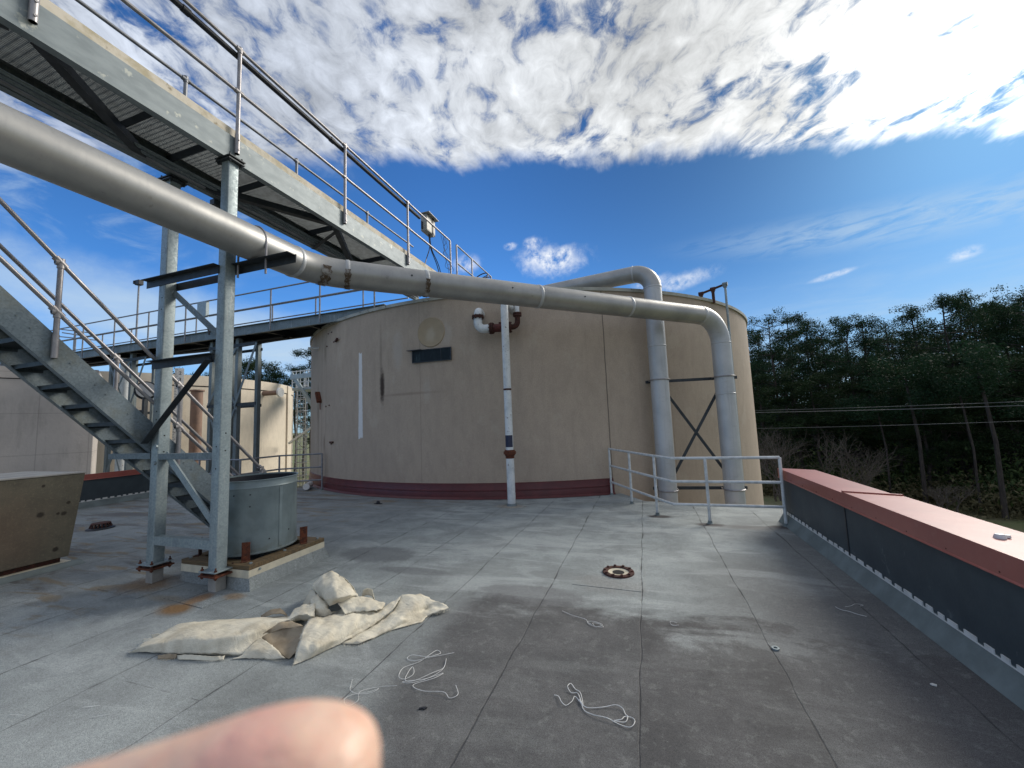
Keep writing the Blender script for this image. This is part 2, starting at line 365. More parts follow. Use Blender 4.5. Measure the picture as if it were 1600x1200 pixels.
    for qx, qy in ((.89, 7.07), (1.92, 7.1), (.15, 7.5)): st(qx, qy, .20, .10, (.035, .026, .026), .9, .35, .7)
    st(1.5, 7.0, .5, .12, (.10, .09, .09), .5, .5, 1.2)
    # seams
    vw = n.noise(n.comb(X, Y, 0), 5, 5, .7); sw = n.ss(n.sub(dist, n.mul(n.sub(vw, .42), .016)), .0, .006, 1, 0); thick = n.add(.35, n.mul(n.ss(n.noise(n.comb(X, Y, 0), 2.5, 4), .4, .6), .6))
    c = n.mix(n.mul(sw, thick), c, (.018, .018, .02))
    c = n.mix(n.mul(n.ss(dist, .0, .05, 1, 0), n.mul(.3, n.ss(vw, .45, .7))), c, (.05, .05, .05))
    hs = n.mul(n.ss(vd, .001, .006, 1, 0), n.mul(.55, n.ss(vw, .42, .6))); c = n.mix(hs, c, (.04, .04, .045))
    side = n.mul(n.sub(hsh, .5), .16); c = n.mix(n.m('ABSOLUTE', side), c, (.42, .44, .44))
    # granules
    gr = n.noise(p, 260, 2, .8); gm = n.noise(p, 90, 3, .75); gl_ = n.noise(p, 30, 4, .7)
    gv = n.add(n.add(n.ss(gr, .3, .7, .5, 1.5), n.mul(n.sub(gm, .5), 1.5)), n.mul(n.sub(gl_, .5), .7))
    c = n.mix(1.0, c, n.comb(gv, gv, gv), 'MULTIPLY')
    fl = n.ss(n.voro(p, 26), .0, .055, 1, 0); flm = n.ss(n.noise(p, 3, 4), .55, .65)
    c = n.mix(n.mul(n.mul(fl, flm), .8), c, (.02, .02, .02))
    wf = n.ss(n.voro(n.scl(p, (1.1, .9, 1)), 19), .0, .03, 1, 0); c = n.mix(n.mul(wf, .5), c, (.6, .6, .6))
    n.put(b.inputs['Base Color'], c)
    n.put(b.inputs['Roughness'], n.add(.78, n.mul(l2, .15)))
    bump(n, b, n.add(n.add(n.mul(gr, .5), n.mul(l1, 3)), n.mul(sw, -2)), .45, .006)
    return mt
M['roof'] = mk_roof()

def mk_coping():
    mt, n, b = newmat('red_coping_metal'); p = n.pos()
    c = n.mix(n.ss(n.noise(p, 1.6, 5, .6), .35, .65), (.37, .105, .082), (.32, .088, .07))
    c = n.mix(n.mul(n.ss(n.noise(p, 11, 6, .65), .5, .75), .3), c, (.42, .20, .16))
    n.put(b.inputs['Base Color'], c); b.inputs['Roughness'].default_value = .30
    bump(n, b, n.noise(p, 2.2, 3, .5), .15, .02)
    return mt
M['coping'] = mk_coping()
M['parapet'] = simple('dark_parapet_sheet', (.050, .068, .078), (.036, .05, .06), .55, 0, 2.2, 8, (.10, .12, .13), .64, 5, .25, 40, (1, 1, 1))
M['cant'] = simple('grey_cant_strip', (.185, .22, .22), (.13, .155, .155), .85, 0, 3, 8, (.10, .10, .10), .66, 6, .4, 120)
def mk_hood():
    mt, n, b = newmat('stained_concrete_box'); p = n.pos(); X, Y, Z = n.sep(p)
    c = n.mix(n.ss(n.noise(p, 3, 7, .65), .35, .68), (.125, .115, .085), (.09, .082, .062))
    c = n.mix(n.mul(n.ss(n.noise(p, 30, 5, .7), .5, .72), .55), c, (.21, .18, .125))
    wn = n.noise(p, 6, 6, .6)
    c = n.mix(n.mul(n.blob(Y, Z, 2.75, .55, .4, .45, .8, wn, 1.4), .4), c, (.15, .09, .06))
    for yy, zz_, rr in ((3.13, .75, .035), (3.36, .72, .028), (3.30, .73, .018), (3.14, 1.13, .018), (3.40, .86, .022), (3.3, .25, .03)):
        c = n.mix(n.mul(n.blob(Y, Z, yy, zz_, rr, rr, .4, n.noise(p, 40, 4), .8), .9), c, (.02, .015, .01))
    n.put(b.inputs['Base Color'], c); b.inputs['Roughness'].default_value = .85
    bump(n, b, n.noise(p, 45, 5, .7), .5, .006)
    return mt
M['hood'] = mk_hood()
def mk_canvas():
    mt, n, b = newmat('canvas_cloth'); p = n.pos()
    c = n.mix(n.ss(n.noise(p, 6, 6, .6), .35, .68), (.74, .69, .56), (.58, .53, .42))
    c = n.mix(n.mul(n.ss(n.noise(p, 3, 4, .6), .5, .7), .35), c, (.38, .32, .22))
    wv = n.noise(n.scl(p, (500, 120, 300)), 1, 2)
    c = n.mix(1.0, c, n.comb(*(3*[n.ss(wv, .3, .7, .88, 1.1)])), 'MULTIPLY')
    n.put(b.inputs['Base Color'], c); b.inputs['Roughness'].default_value = .9
    bump(n, b, n.add(n.noise(n.scl(p, (9, 22, 9)), 1, 5, .6, .8), n.mul(n.noise(p, 350, 2), .15)), .7, .016)
    return mt
M['canvas'] = mk_canvas()
def mk_skin():
    mt, n, b = newmat('skin'); p = n.pos()
    c = n.mix(n.ss(n.noise(p, 120, 3, .5), .35, .65), (.78, .54, .41), (.75, .46, .34))
    n.put(b.inputs['Base Color'], c); b.inputs['Roughness'].default_value = .45
    b.inputs['Subsurface Weight'].default_value = .35; b.inputs['Subsurface Radius'].default_value = (.006, .0025, .0015)
    b.inputs['Subsurface Scale'].default_value = 1.0
    c2_ = n.mix(n.ss(n.noise(p, 45, 4, .6), .5, .66), c, (.79, .44, .35)); n.put(b.inputs['Base Color'], c2_); bump(n, b, n.add(n.noise(n.scl(p, (1, 1, 3)), 260, 3), n.mul(n.noise(p, 70, 3), 1.5)), .5, .0012)
    return mt
M['skin'] = mk_skin()
def mk_leaf(name, ca, cb_, trans=.25):
    mt, n, b = newmat(name); oi = n.n('ShaderNodeObjectInfo').outputs['Random']
    g = n.n('ShaderNodeNewGeometry').outputs['Random Per Island']
    c = n.mix(g, ca, cb_); c = n.mix(n.mul(oi, .35), c, tuple(v*1.25 for v in cb_))
    n.put(b.inputs['Base Color'], c); b.inputs['Roughness'].default_value = .7
    b.inputs['Specular IOR Level'].default_value = .25
    tr = n.n('ShaderNodeBsdfTranslucent'); n.put(tr.inputs[0], c)
    mx = n.n('ShaderNodeMixShader'); mx.inputs[0].default_value = trans
    out = mt.node_tree.nodes['Material Output']
    n.t.links.new(b.outputs[0], mx.inputs[1]); n.t.links.new(tr.outputs[0], mx.inputs[2]); n.t.links.new(mx.outputs[0], out.inputs[0])
    return mt
M['needle'] = mk_leaf('pine_needles', (.008, .026, .011), (.018, .046, .018))
M['needle2'] = mk_leaf('olive_needles', (.014, .032, .012), (.032, .056, .018))
M['brush'] = mk_leaf('dry_brush', (.11, .10, .05), (.17, .15, .08))
M['shrub'] = mk_leaf('shrub_leaves', (.03, .055, .018), (.07, .10, .03))
def mk_ground():
    mt, n, b = newmat('grassy_ground'); p = n.pos(); X, Y, Z = n.sep(p)
    c = n.mix(n.ss(n.noise(p, .25, 7, .6), .35, .65), (.12, .16, .05), (.19, .17, .09))
    c = n.mix(n.mul(n.ss(n.noise(p, 1.5, 7, .7), .5, .65), .6), c, (.10, .13, .04))
    c = n.mix(n.ss(n.noise(p, 9, 6, .7), .45, .65, 0, .5), c, (.24, .21, .12))
    n.put(b.inputs['Base Color'], c); b.inputs['Roughness'].default_value = .95
    bump(n, b, n.noise(p, 12, 5, .7), .8, .08)
    return mt
M['ground'] = mk_ground()

# ------------------------------------------------------------------ mesh helper
OFF = {}
class MB:
    def __init__(s): s.v = []; s.f = []
    def add(s, vs, fs):
        o = len(s.v); s.v += [tuple(v) for v in vs]; s.f += [tuple(i+o for i in f) for f in fs]; return s
    def box(s, x0, x1, y0, y1, z0, z1):
        v = [(x, y, z) for x in (x0, x1) for y in (y0, y1) for z in (z0, z1)]
        return s.add(v, [(0, 1, 3, 2), (4, 6, 7, 5), (0, 4, 5, 1), (2, 3, 7, 6), (0, 2, 6, 4), (1, 5, 7, 3)])
    def prism(s, poly, p0, ax, ay, d):
        """poly: 2d points in the plane (ax, ay) at p0, extruded by vector d"""
        p0, ax, ay, d = Vector(p0), Vector(ax), Vector(ay), Vector(d); n = len(poly)
        a = [p0+ax*x+ay*y for x, y in poly]; bq = [q+d for q in a]
        flip = ax.cross(ay).dot(d) > 0
        ar = sum(poly[i][0]*poly[(i+1) % n][1]-poly[(i+1) % n][0]*poly[i][1] for i in range(n)) > 0
        fs = [tuple(range(n)), tuple(range(2*n-1, n-1, -1))] + [(i, i+n, (i+1) % n+n, (i+1) % n) for i in range(n)]
        if flip == ar: fs = [tuple(reversed(f)) for f in fs]
        return s.add(a+bq, fs)
    def beam(s, p0, p1, poly, up=(0, 0, 1)):
        p0, p1 = Vector(p0), Vector(p1); d = p1-p0; z = d.normalized(); u = Vector(up); x = u.cross(z)
        if x.length < 1e-4: x = Vector((1, 0, 0))
        x.normalize(); y = z.cross(x)
        return s.prism(poly, p0, x, y, d)
    def bar(s, p0, p1, w, h, up=(0, 0, 1)):
        return s.beam(p0, p1, [(-w/2, -h/2), (w/2, -h/2), (w/2, h/2), (-w/2, h/2)], up)
    def angle(s, p0, p1, a=.07, t=.008, up=(0, 0, 1), fx=1, fy=1):
        P_ = [(0, 0), (a, 0), (a, t), (t, t), (t, a), (0, a)]
        return s.beam(p0, p1, [(x*fx, y*fy) for x, y in P_], up)
    def chan(s, p0, p1, h=.3, w=.08, t=.01, side=1, up=(0, 0, 1)):
        P_ = [(0, 0), (w, 0), (w, t), (t, t), (t, h-t), (w, h-t), (w, h), (0, h)]
        return s.beam(p0, p1, [(x*side, y) for x, y in P_], up)
    def cyl(s, p0, p1, r, r1=None, n=16, caps=True):
        return s.tube([p0, p1], [r, r if r1 is None else r1], n, caps)
    def tube(s, path, r, n=12, caps=True):
        path = [Vector(p) for p in path]; k = len(path)
        rs = r if isinstance(r, (list, tuple)) else [r]*k
        rings = []; prev = None
        for i, p in enumerate(path):
            t = (path[min(i+1, k-1)]-path[max(i-1, 0)]).normalized()
            if prev is None:
                x = t.orthogonal().normalized() if abs(t.z) < .99 else Vector((1, 0, 0))
            else:
                x = prev-t*prev.dot(t); x.normalize()
            prev = x; y = t.cross(x)
            rings.append([p+(x*cos(2*pi*j/n)+y*sin(2*pi*j/n))*rs[i] for j in range(n)])
        vs = [q for rg in rings for q in rg]; fs = []
        for i in range(k-1):
            for j in range(n): fs.append((i*n+j, i*n+(j+1) % n, (i+1)*n+(j+1) % n, (i+1)*n+j))
        if caps: fs += [tuple(reversed(range(n))), tuple((k-1)*n+j for j in range(n))]
        return s.add(vs, fs)
    def lathe(s, prof, c, n=48, closed=False, a0=0, a1=2*pi):
        full = abs(a1-a0-2*pi) < 1e-6; m_ = n if full else n+1
        vs = [(c[0]+r*cos(a0+(a1-a0)*j/n), c[1]+r*sin(a0+(a1-a0)*j/n), c[2]+z) for r, z in prof for j in range(m_)]
        k = len(prof); fs = []
        for i in range(k if closed else k-1):
            i2 = (i+1) % k
            for j in range(n):
                j2 = (j+1) % m_ if full else j+1
                fs.append((i*m_+j, i*m_+j2, i2*m_+j2, i2*m_+j))
        return s.add(vs, fs)
    def bolt(s, p, d, r=.012, l=.014):
        p = Vector(p); d = Vector(d).normalized(); return s.cyl(p, p+d*l, r, n=6)
    def build(s, name, mat, parent=None, loc=(0, 0, 0), smooth=None, bevel=0):
        off = Vector(OFF[parent.name]) if parent else Vector(loc)
        me = bpy.data.meshes.new(name); me.from_pydata([tuple(Vector(v)-off) for v in s.v], [], s.f); me.update()
        bm = bmesh.new(); bm.from_mesh(me); bmesh.ops.recalc_face_normals(bm, faces=bm.faces); bm.to_mesh(me); bm.free()
        o = bpy.data.objects.new(name, me); me.materials.append(mat); col.objects.link(o)
        if parent: o.parent = parent; OFF[o.name] = OFF[parent.name]
        else: o.location = off; OFF[o.name] = tuple(off)
        if smooth is not None:
            me.polygons.foreach_set('use_smooth', [True]*len(me.polygons)); me.set_sharp_from_angle(angle=radians(smooth))
        if bevel:
            md = o.modifiers.new('bevel', 'BEVEL'); md.width = bevel; md.segments = 2; md.limit_method = 'ANGLE'
        return o
def tag(o, label, cat, group=None, kind=None):
    if label: o['label'] = label
    if cat: o['category'] = cat
    if group: o['group'] = group
    if kind: o['kind'] = kind
    return o
def thing(name, loc, label, cat, group=None):
    o = bpy.data.objects.new(name, None); o.empty_display_size = .2; col.objects.link(o); o.location = loc
    OFF[o.name] = tuple(loc); return tag(o, label, cat, group)
def copy_tree(o, parent=None):
    c = o.copy(); col.objects.link(c)
    if parent is not None: c.parent = parent
    for ch in list(o.children): copy_tree(ch, c)
    return c
def bend(pts, radii, seg=10):
    """polyline with rounded corners; radii per inner corner"""
    pts = [Vector(p) for p in pts]; out = [pts[0]]
    for i in range(1, len(pts)-1):
        a, bq, c = pts[i-1], pts[i], pts[i+1]; u = (a-bq).normalized(); v = (c-bq).normalized()
        th = math.acos(max(-1, min(1, u.dot(v)))); d = radii[i-1]/math.tan(th/2)
        p, q = bq+u*d, bq+v*d; ctr = bq+(u+v).normalized()*(radii[i-1]/sin(th/2))
        e1, e2 = (p-ctr), (q-ctr); tot = e1.angle(e2)
        for j in range(seg+1):
            t = j/seg; out.append(ctr+(e1*sin((1-t)*tot)+e2*sin(t*tot))/sin(tot))
    out.append(pts[-1]); return out
def catmull(pts, n=8):
    P_ = [Vector(p) for p in pts]; P_ = [P_[0]]+P_+[P_[-1]]; out = []
    for i in range(1, len(P_)-2):
        for j in range(n):
            t = j/n; a, b_, c, d = P_[i-1:i+3]
            out.append(.5*((2*b_)+(c-a)*t+(2*a-5*b_+4*c-d)*t*t+(-a+3*b_-3*c+d)*t**3))
    out.append(P_[-2]); return out

GZ = -5.5
# ------------------------------------------------------------------ ground
mb = MB(); g = 24
xs = [-900, -300, -120, -60, -40] + list(range(-30, 61, 6)) + [80, 120, 300, 900]; ys = [-900, -300, -60, -20] + list(range(0, 91, 6)) + [120, 300, 900]
for j in ys:
    for i in xs:
        z = GZ + (.25*sin(i*.21)*cos(j*.17) if abs(i) < 70 and 0 < j < 100 else 0); mb.v.append((i, j, z))
for j in range(len(ys)-1):
    for i in range(len(xs)-1): a = j*len(xs)+i; mb.f.append((a, a+1, a+len(xs)+1, a+len(xs)))
tag(mb.build('ground', M['ground'], smooth=60), None, None, kind='structure')

# ------------------------------------------------------------------ roof deck and building
TC = (-5.013, 17.318); TR = 8.84; TTOP = 4.886
arc = []
a_l = atan2(10.6-TC[1], -sqrt((TR+.03)**2-(10.6-TC[1])**2)); a_r = atan2(9.62-TC[1], sqrt((TR+.03)**2-(9.62-TC[1])**2))
if a_l > 0: a_l -= 2*pi
for j in range(41):
    a = a_l+(a_r-a_l)*j/40; arc.append((TC[0]+(TR+.03)*cos(a), TC[1]+(TR+.03)*sin(a)))
outline = [(2.5, -6), (2.5, 8.47), (-.09, 8.8)] + arc[::-1] + [(-10.3, 9.9), (-10.3, 8.2), (-14.05, 8.2), (-14.05, -6)]
mb = MB(); n_ = len(outline)
mb.add([(x, y, 0) for x, y in outline] + [(x, y, -.22) for x, y in outline], [tuple(range(n_))] + [(i, (i+1) % n_, (i+1) % n_+n_, i+n_) for i in range(n_)])
tag(mb.build('roof', M['roof']), None, None, kind='structure')
mb = MB(); wl = [(2.45, -5.9), (2.45, 8.4), (-.12, 8.7), (-.75, 9.3), (-1.6, 8.9), (-5, 8.3), (-8.8, 9.1), (-10.2, 8.1), (-13.95, 8.1), (-13.95, -5.9)]
n_ = len(wl); mb.add([(x, y, -.22) for x, y in wl] + [(x, y, GZ-.1) for x, y in wl], [(i, (i+1) % n_, (i+1) % n_+n_, i+n_) for i in range(n_)])
MT1 = mk_tank('tank_stucco', (.45, .365, .285), (.41, .332, .26), TC[0], TC[1], ((-.18, .014, .22), (4.41, .016, .75), (-4.18, .02, .25), (-4.55, .03, .25), (6.2, .01, .2)))
tag(mb.build('building', simple('building_wall_paint', (.40, .32, .24), (.34, .27, .2), .8, 0, 1)), 'beige building walls carrying the grey flat roof in the foreground', 'building')
# raised flap edges where sheets lap: thin real sheets on the roof
def patch(name, pts, z, label, mat=None):
    mb = MB(); n_ = len(pts); mb.add([(x, y, z) for x, y in pts]+[(x, y, .0005) for x, y in pts], [tuple(range(n_))]+[(i, (i+1) % n_, (i+1) % n_+n_, i+n_) for i in range(n_)])
    return tag(mb.build(name, mat or M['roof']), label, 'roof patch')
patch('roof_patch', [(-6.15, 2.98), (-5.35, 2.92), (-5.25, 3.42), (-6.05, 3.5)], .006, 'square roofing patch around the left steel column foot')
patch('roof_patch', [(-5.05, 3.0), (-4.35, 2.93), (-4.28, 3.3), (-5.0, 3.36)], .006, 'square roofing patch around the right steel column foot')
patch('roof_patch', [(-3.05, 7.75), (-2.45, 7.72), (-2.42, 8.2), (-3.02, 8.22)], .005, 'square patch around the foot of the white standpipe')
patch('roof_patch', [(-.84, 4.33), (-.12, 4.3), (-.1, 5.2), (-.8, 5.24)], .004, 'square of roofing around the rusty drain')

# ------------------------------------------------------------------ parapets
def parapet(x, y0, y1, sgn, label, lap_y):
    """inner face at x, wall body on the outer side (sgn=+1: outside is +x)"""
    t = thing('parapet_wall', (x, y1, 0), label, 'parapet wall')
    w_ = .42*sgn
    mb = MB(); mb.box(min(x, x+w_), max(x, x+w_), y0, y1, .10, .70); mb.build('wall_core', M['parapet'], t)
    mb = MB(); yy = y1; ws = [2.1, 3.1, 3.0, 3.2, 3.1]                  # lapped facing sheets
    for k, L in enumerate(ws):
        yb = max(y0, yy-L); d = .006+.004*(k % 2)
        xa, xb = sorted((x-sgn*d, x)); mb.box(xa, xb-.0005*(sgn > 0), yb+.004, yy-.004, .155, .695); yy = yb
        if yy <= y0: break
    mb.build('facing_sheet', M['parapet'], t, bevel=.002)
    mb = MB(); mb.box(*sorted((x-sgn*.0125, x-sgn*.0165)), y1-2.125, y1-2.098, .16, .692); mb.build('joint_strip', M['black'], t)
    mb = MB(); mb.prism([(0, 0), (.105, 0), (.012, .155), (0, .155)], (x, y0, .002), (-sgn, 0, 0), (0, 0, 1), (0, y1-y0, 0))
    mb.build('cant_strip', M['cant'], t)
    bar = MB(); dots = MB(); y = y1-.02; r_ = random.Random(3)
    bar.box(*sorted((x-sgn*.013, x-sgn*.021)), y0, y1-.01, .146, .153)
    while y > y0:
        L = .06+.05*r_.random(); bar.box(*sorted((x-sgn*.0125, x-sgn*.020)), y-L, y, .153, .182+.008*r_.random()); y -= L+.035+.03*r_.random()
    bar.build('termination_bar', M['white'], t)
    # coping: folded cap with lap joint
    def cap(ya, yb, lift):
        ex_ = .003 if lift else 0; xo = x+sgn*(.42+.045+ex_); xi = x-sgn*(.035+ex_)
        poly = [(xi, .715-lift*0), (xi, .83+lift), (xo, .80+lift), (xo, .70), (xo+sgn*.006, .70), (xo+sgn*.006, .808+lift), (xi-sgn*.006, .838+lift), (xi-sgn*.006, .705), (xi-sgn*.016, .695), (xi-sgn*.014, .69), (xi, .70)]
        mb = MB(); mb.prism(poly, (0, ya, 0), (1, 0, 0), (0, 0, 1), (0, yb-ya, 0))
        return mb.build('coping', M['coping'], t)
    ys_ = y0+.3
    while ys_ < y1:
        mb = MB(); mb.bolt((x-sgn*.041, ys_, .722), (-sgn, 0, 0), .006, .004); mb.build('coping_screw', M['rust_dark'], t); ys_ += .45
    cap(lap_y-.06, y1+.02, .0); cap(y0, lap_y+.02, .012)
    mb = MB(); xi = x-sgn*.0445; xo = x+sgn*.4745
    mb.prism([(xi, .852), (xo, .822), (xo, .834), (xi, .864)], (0, lap_y-.02, 0), (1, 0, 0), (0, 0, 1), (0, .035, 0)); mb.build('lap_joint', M['coping'], t)
    return t
parapet(2.04, -6, 7.47, 1, 'right parapet wall with dark facing and salmon red metal coping', 5.28)
parapet(-13.65, -6, 8.0, -1, 'distant parapet wall with dark red coping behind the steel stairs', 3.0)
mb = MB(); mb.lathe([(.0, .03), (.022, .028), (.03, .012), (.032, 0), (0, 0)], (2.23, 3.64, .838), 14); mb.lathe([(.0, .018), (.014, .018), (.016, 0)], (2.29, 3.67, .836), 8)
tag(mb.build('plastic_cap', M['white'], smooth=40), 'small white plastic cap lying on the red parapet coping', 'cap')

# ------------------------------------------------------------------ large tank
def tank_obj(name, c, R_, top, mat, label, flashing=True):
    t = thing(name, (c[0], c[1], GZ), label, 'storage tank')
    mb = MB(); mb.lathe([(R_, GZ-.1), (R_, top-.05)], (c[0], c[1], 0), 256); mb.build('wall', mat, t, smooth=30)
    return t
T1 = tank_obj('storage_tank', TC, TR, TTOP, MT1, 'large round beige tank with stained stucco wall in the centre')
mb = MB(); mb.lathe([(TR, TTOP-.05), (TR+.045, TTOP-.05), (TR+.05, TTOP+.03), (TR-.3, TTOP+.05), (TR-.35, TTOP+.02)], (TC[0], TC[1], 0), 256)
mb.build('rim_flashing', simple('pale_rim_metal', (.42, .42, .37), (.3, .3, .26), .6, .1, 3, 6, (.10, .09, .07), .6, 9), T1, smooth=30)
mb = MB(); mb.lathe([(TR-.34, TTOP+.02), (0.01, TTOP+.75)], (TC[0], TC[1], 0), 128); mb.build('dome_roof', M['concrete'], T1, smooth=30)
for prof, nm in (([(TR+.004, .36), (TR+.03, .35), (TR+.045, .20), (TR+.05, .19), (TR+.06, .05), (TR+.11, .006)], 'base_flashing'),):
    mb = MB(); mb.lathe(prof, (TC[0], TC[1], 0), 120, a0=a_l+.0, a1=a_r-.02); mb.build(nm, M['red_metal'], T1, smooth=40)
mb = MB(); mb.lathe([(TR+.045, .205), (TR+.062, .20), (TR+.062, .185), (TR+.05, .18)], (TC[0], TC[1], 0), 120, a0=a_l, a1=a_r-.02); mb.build('flashing_bead', M['red_metal'], T1, smooth=40)
def tp(s, z, out=0.):   # point on tank: arc length s east of the point nearest us
    a = s/TR; return Vector((TC[0]+(TR+out)*sin(a), TC[1]-(TR+out)*cos(a), z))
def tn(s): return Vector((sin(s/TR), -cos(s/TR), 0))
def tt(s): return Vector((cos(s/TR), sin(s/TR), 0))
# opening with louvre frame
wc = tp(.17, 3.46); nx, tx = tn(.17), tt(.17)
def tbox(mb, s0, s1, z0, z1, d0, d1, s_c=.17):
    c = tp(s_c, 0); n1, t1 = tn(s_c), tt(s_c)
    mb.prism([(s0-s_c, z0), (s1-s_c, z0), (s1-s_c, z1), (s0-s_c, z1)], c+n1*d0, t1, (0, 0, 1), n1*(d1-d0)); return mb
wo_ = MB(); tbox(wo_, -.36, .68, 3.315, 3.60, -.02, .012); wob_ = wo_.build('window', M['black_hole'], T1)
mb = MB()
for q in ((-.38, .70, 3.60, 3.622), (-.38, .70, 3.30, 3.32), (-.38, -.355, 3.32, 3.60), (.675, .70, 3.32, 3.60), (.42, .437, 3.32, 3.60)): tbox(mb, *q, .012, .035)
mb.build('frame', M['angle'], wob_)
mb = MB(); tbox(mb, -.355, .42, 3.32, 3.60, .013, .020); tbox(mb, .437, .675, 3.32, 3.60, .013, .020)
gl, n, b = newmat('dusty_glass'); pp = n.pos(); q = n.ss(n.noise(n.scl(pp, (9, 9, 2)), 1, 6, .7, 1.5), .52, .75)
n.put(b.inputs['Base Color'], n.mix(q, (.012, .02, .026), (.05, .085, .10))); b.inputs['Roughness'].default_value = .5; b.inputs['Specular IOR Level'].default_value = .15
mb.build('pane', gl, wob_)
mb = MB(); tbox(mb, -.50, -.10, 3.612, 3.626, .0, .09); mb.build('bent_drip_edge', M['angle'], T1)
# faint round plaster patch
mb = MB(); c0 = tp(.15, 4.02); vs = []; fs = []
for k, (r_, o_) in enumerate(((0, .012), (.345, .012), (.362, .018), (.375, .010), (.38, -.01))):
    for j in range(48):
        a = 2*pi*j/48; s_ = .15+r_*cos(a); vs.append(tp(s_, 4.045+r_*sin(a), o_))
    if k:
        for j in range(48): fs.append(((k-1)*48+j, (k-1)*48+(j+1) % 48, k*48+(j+1) % 48, k*48+j))
mb.add(vs, fs)
pm, n, b = newmat('yellowed_plaster'); pp = n.pos(); X_, Y_, Z_ = n.sep(pp)
cc = n.mix(n.ss(n.noise(pp, 6, 6, .6), .35, .65), (.395, .31, .205), (.36, .285, .19)); cc = n.mix(n.mul(n.blob(X_, Z_, -4.87, 3.98, .12, .16, .6, n.noise(pp, 9, 5), 1.5), .7), cc, (.47, .40, .30))
n.put(b.inputs['Base Color'], cc); b.inputs['Roughness'].default_value = .75
mb.build('round_plaster_patch', pm, T1, smooth=50)
# rusted stubs and studs
s1 = MB(); s1.bar(tp(-3.45, 4.29, .03), tp(-3.27, 4.34, .06), .05, .05); s1.build('rusty_stub', M['rust_dark'], T1)
for s_, z_ in ((-4.1, 4.25), (-3.75, 4.62), (-4.0, 4.62), (-3.9, 2.45), (-4.15, 2.43), (-3.75, 1.32), (-3.6, 4.3)):
    s1 = MB(); s1.bolt(tp(s_, z_, -.01), tn(s_), .022, .03); s1.build('rusty_stud', M['rust_dark'], T1)
s1 = MB(); s1.bar(tp(-3.82, 1.36, .02), tp(-3.6, 1.37, .03), .03, .05); s1.build('rusty_stub', M['rust_dark'], T1)
mb = MB(); mb.prism([(0, 0), (.34, -.30), (.30, -.36), (-.05, -.07)], tp(-4.75, 2.92, .0), tt(-4.75)*.6+tn(-4.75)*-.0+Vector((0, 0, 0)), (0, 0, 1), tn(-4.75)*.14)
mb.bar(tp(-4.56, 2.72, .05), tp(-4.54, 2.35, .05), .02, .03); mb.build('rusty_bracket', M['rust'], T1)
mb = MB(); mb.cyl(tp(-4.95, 4.33, -.02), tp(-4.95, 4.30, .30), .045, n=12); mb.build('overflow_stub', M['wpaint'], T1, smooth=40)
mb = MB(); mb.cyl((-9.35, 9.05, .12), (-9.75, 9.6, .10), .09, n=16); tag(mb.build('pipe_end', M['white'], smooth=40), 'white pipe end lying low beside the left rail corner', 'pipe')

# goose-neck pipe over the tank rim (right)
t = thing('gooseneck_pipe', (2.3, 11.85, -1), 'thin grey pipe with rusty elbows hooked over the right tank rim', 'pipe')
pa = Vector((2.36, 11.83, 5.28)); pb = Vector((1.78, 12.05, 5.16))
mb = MB(); mb.cyl(pa, (2.34, 11.83, GZ+1), .03, n=10); mb.build('riser', M['galv'], t, smooth=40)
mb = MB(); mb.cyl(pa, pb, .032, n=10); mm_ = pa.lerp(pb, .5); mb.cyl(mm_, mm_-Vector((0, 0, .4)), .04, n=10); mb.cyl(pb, pb-Vector((0, 0, .16)), .03, n=10); mb.build('crossbar', M['rust_dark'], t, smooth=40)
for q in (pa, pb, mm_):
    mb = MB(); mb.cyl(q-Vector((.06, -.02, 0)), q+Vector((.06, -.02, 0)), .055, n=10); mb.cyl(q-Vector((0, 0, .09)), q+Vector((0, 0, .02)), .05, n=10); mb.build('elbow', M['galv_dark'] if q is pa else M['rust_dark'], t, smooth=40)

# valve pipework on the tank wall
t = thing('wall_pipework', tp(1.6, 4.0), 'rusty red and white pipe elbows on the tank wall behind the white standpipe', 'pipework')
e0 = tp(1.47, 4.36, -.02); e1 = tp(1.47, 4.36, .30); e2 = e1+Vector((-.03, 0, -.30)); ctr = tp(1.47, 4.05, .30)
mb = MB(); mb.tube(bend([e0, tp(1.45, 4.40, .28), tp(1.45, 4.18, .28)], [.12]), .09, 18); mb.build('upper_elbow', M['wpaint'], t, smooth=50)
mb = MB(); mb.cyl(tp(1.45, 4.19, .28), tp(1.45, 4.22, .28), .14, n=20); mb.cyl(tp(1.45, 4.225, .28), tp(1.45, 4.255, .28), .14, n=20)
for j in range(8):
    a = 2*pi*j/8; q = tp(1.45, 4.17, .28)+Vector((cos(a)*.12, sin(a)*.12, 0)); mb.cyl(q, q+Vector((0, 0, .1)), .014, n=6)
mb.build('flange', M['rust_dark'], t, smooth=40)
mb = MB(); mb.tube(bend([tp(1.45, 4.19, .28), tp(1.45, 3.93, .28), tp(1.75, 3.93, .28)], [.15]), .10, 18); mb.build('lower_elbow', M['wpaint'], t, smooth=50)
for grp, sb in ((((1.72, .15, .035), (1.765, .15, .03)), 1.70), (((2.12, .145, .03), (2.16, .145, .04)), 2.10)):
    mb = MB()
    for s_, r_, l_ in grp: mb.cyl(tp(s_, 3.93, .28), tp(s_+l_, 3.93, .28), r_*.9, n=20)
    for j in range(8):
        a = 2*pi*j/8; q = tp(sb, 3.93+sin(a)*.11, .28+cos(a)*.11); mb.cyl(q, q+tt(1.9)*.12, .013, n=6)
    mb.build('flange', M['rust_dark'], t, smooth=40)
mb = MB(); mb.cyl(tp(1.80, 3.93, .28), tp(2.12, 3.93, .28), .095, n=18); mb.cyl(tp(1.95, 3.93, .28), tp(1.95, 4.06, .28), .03, n=8); mb.build('spool_piece', M['red_iron'], t, smooth=40)
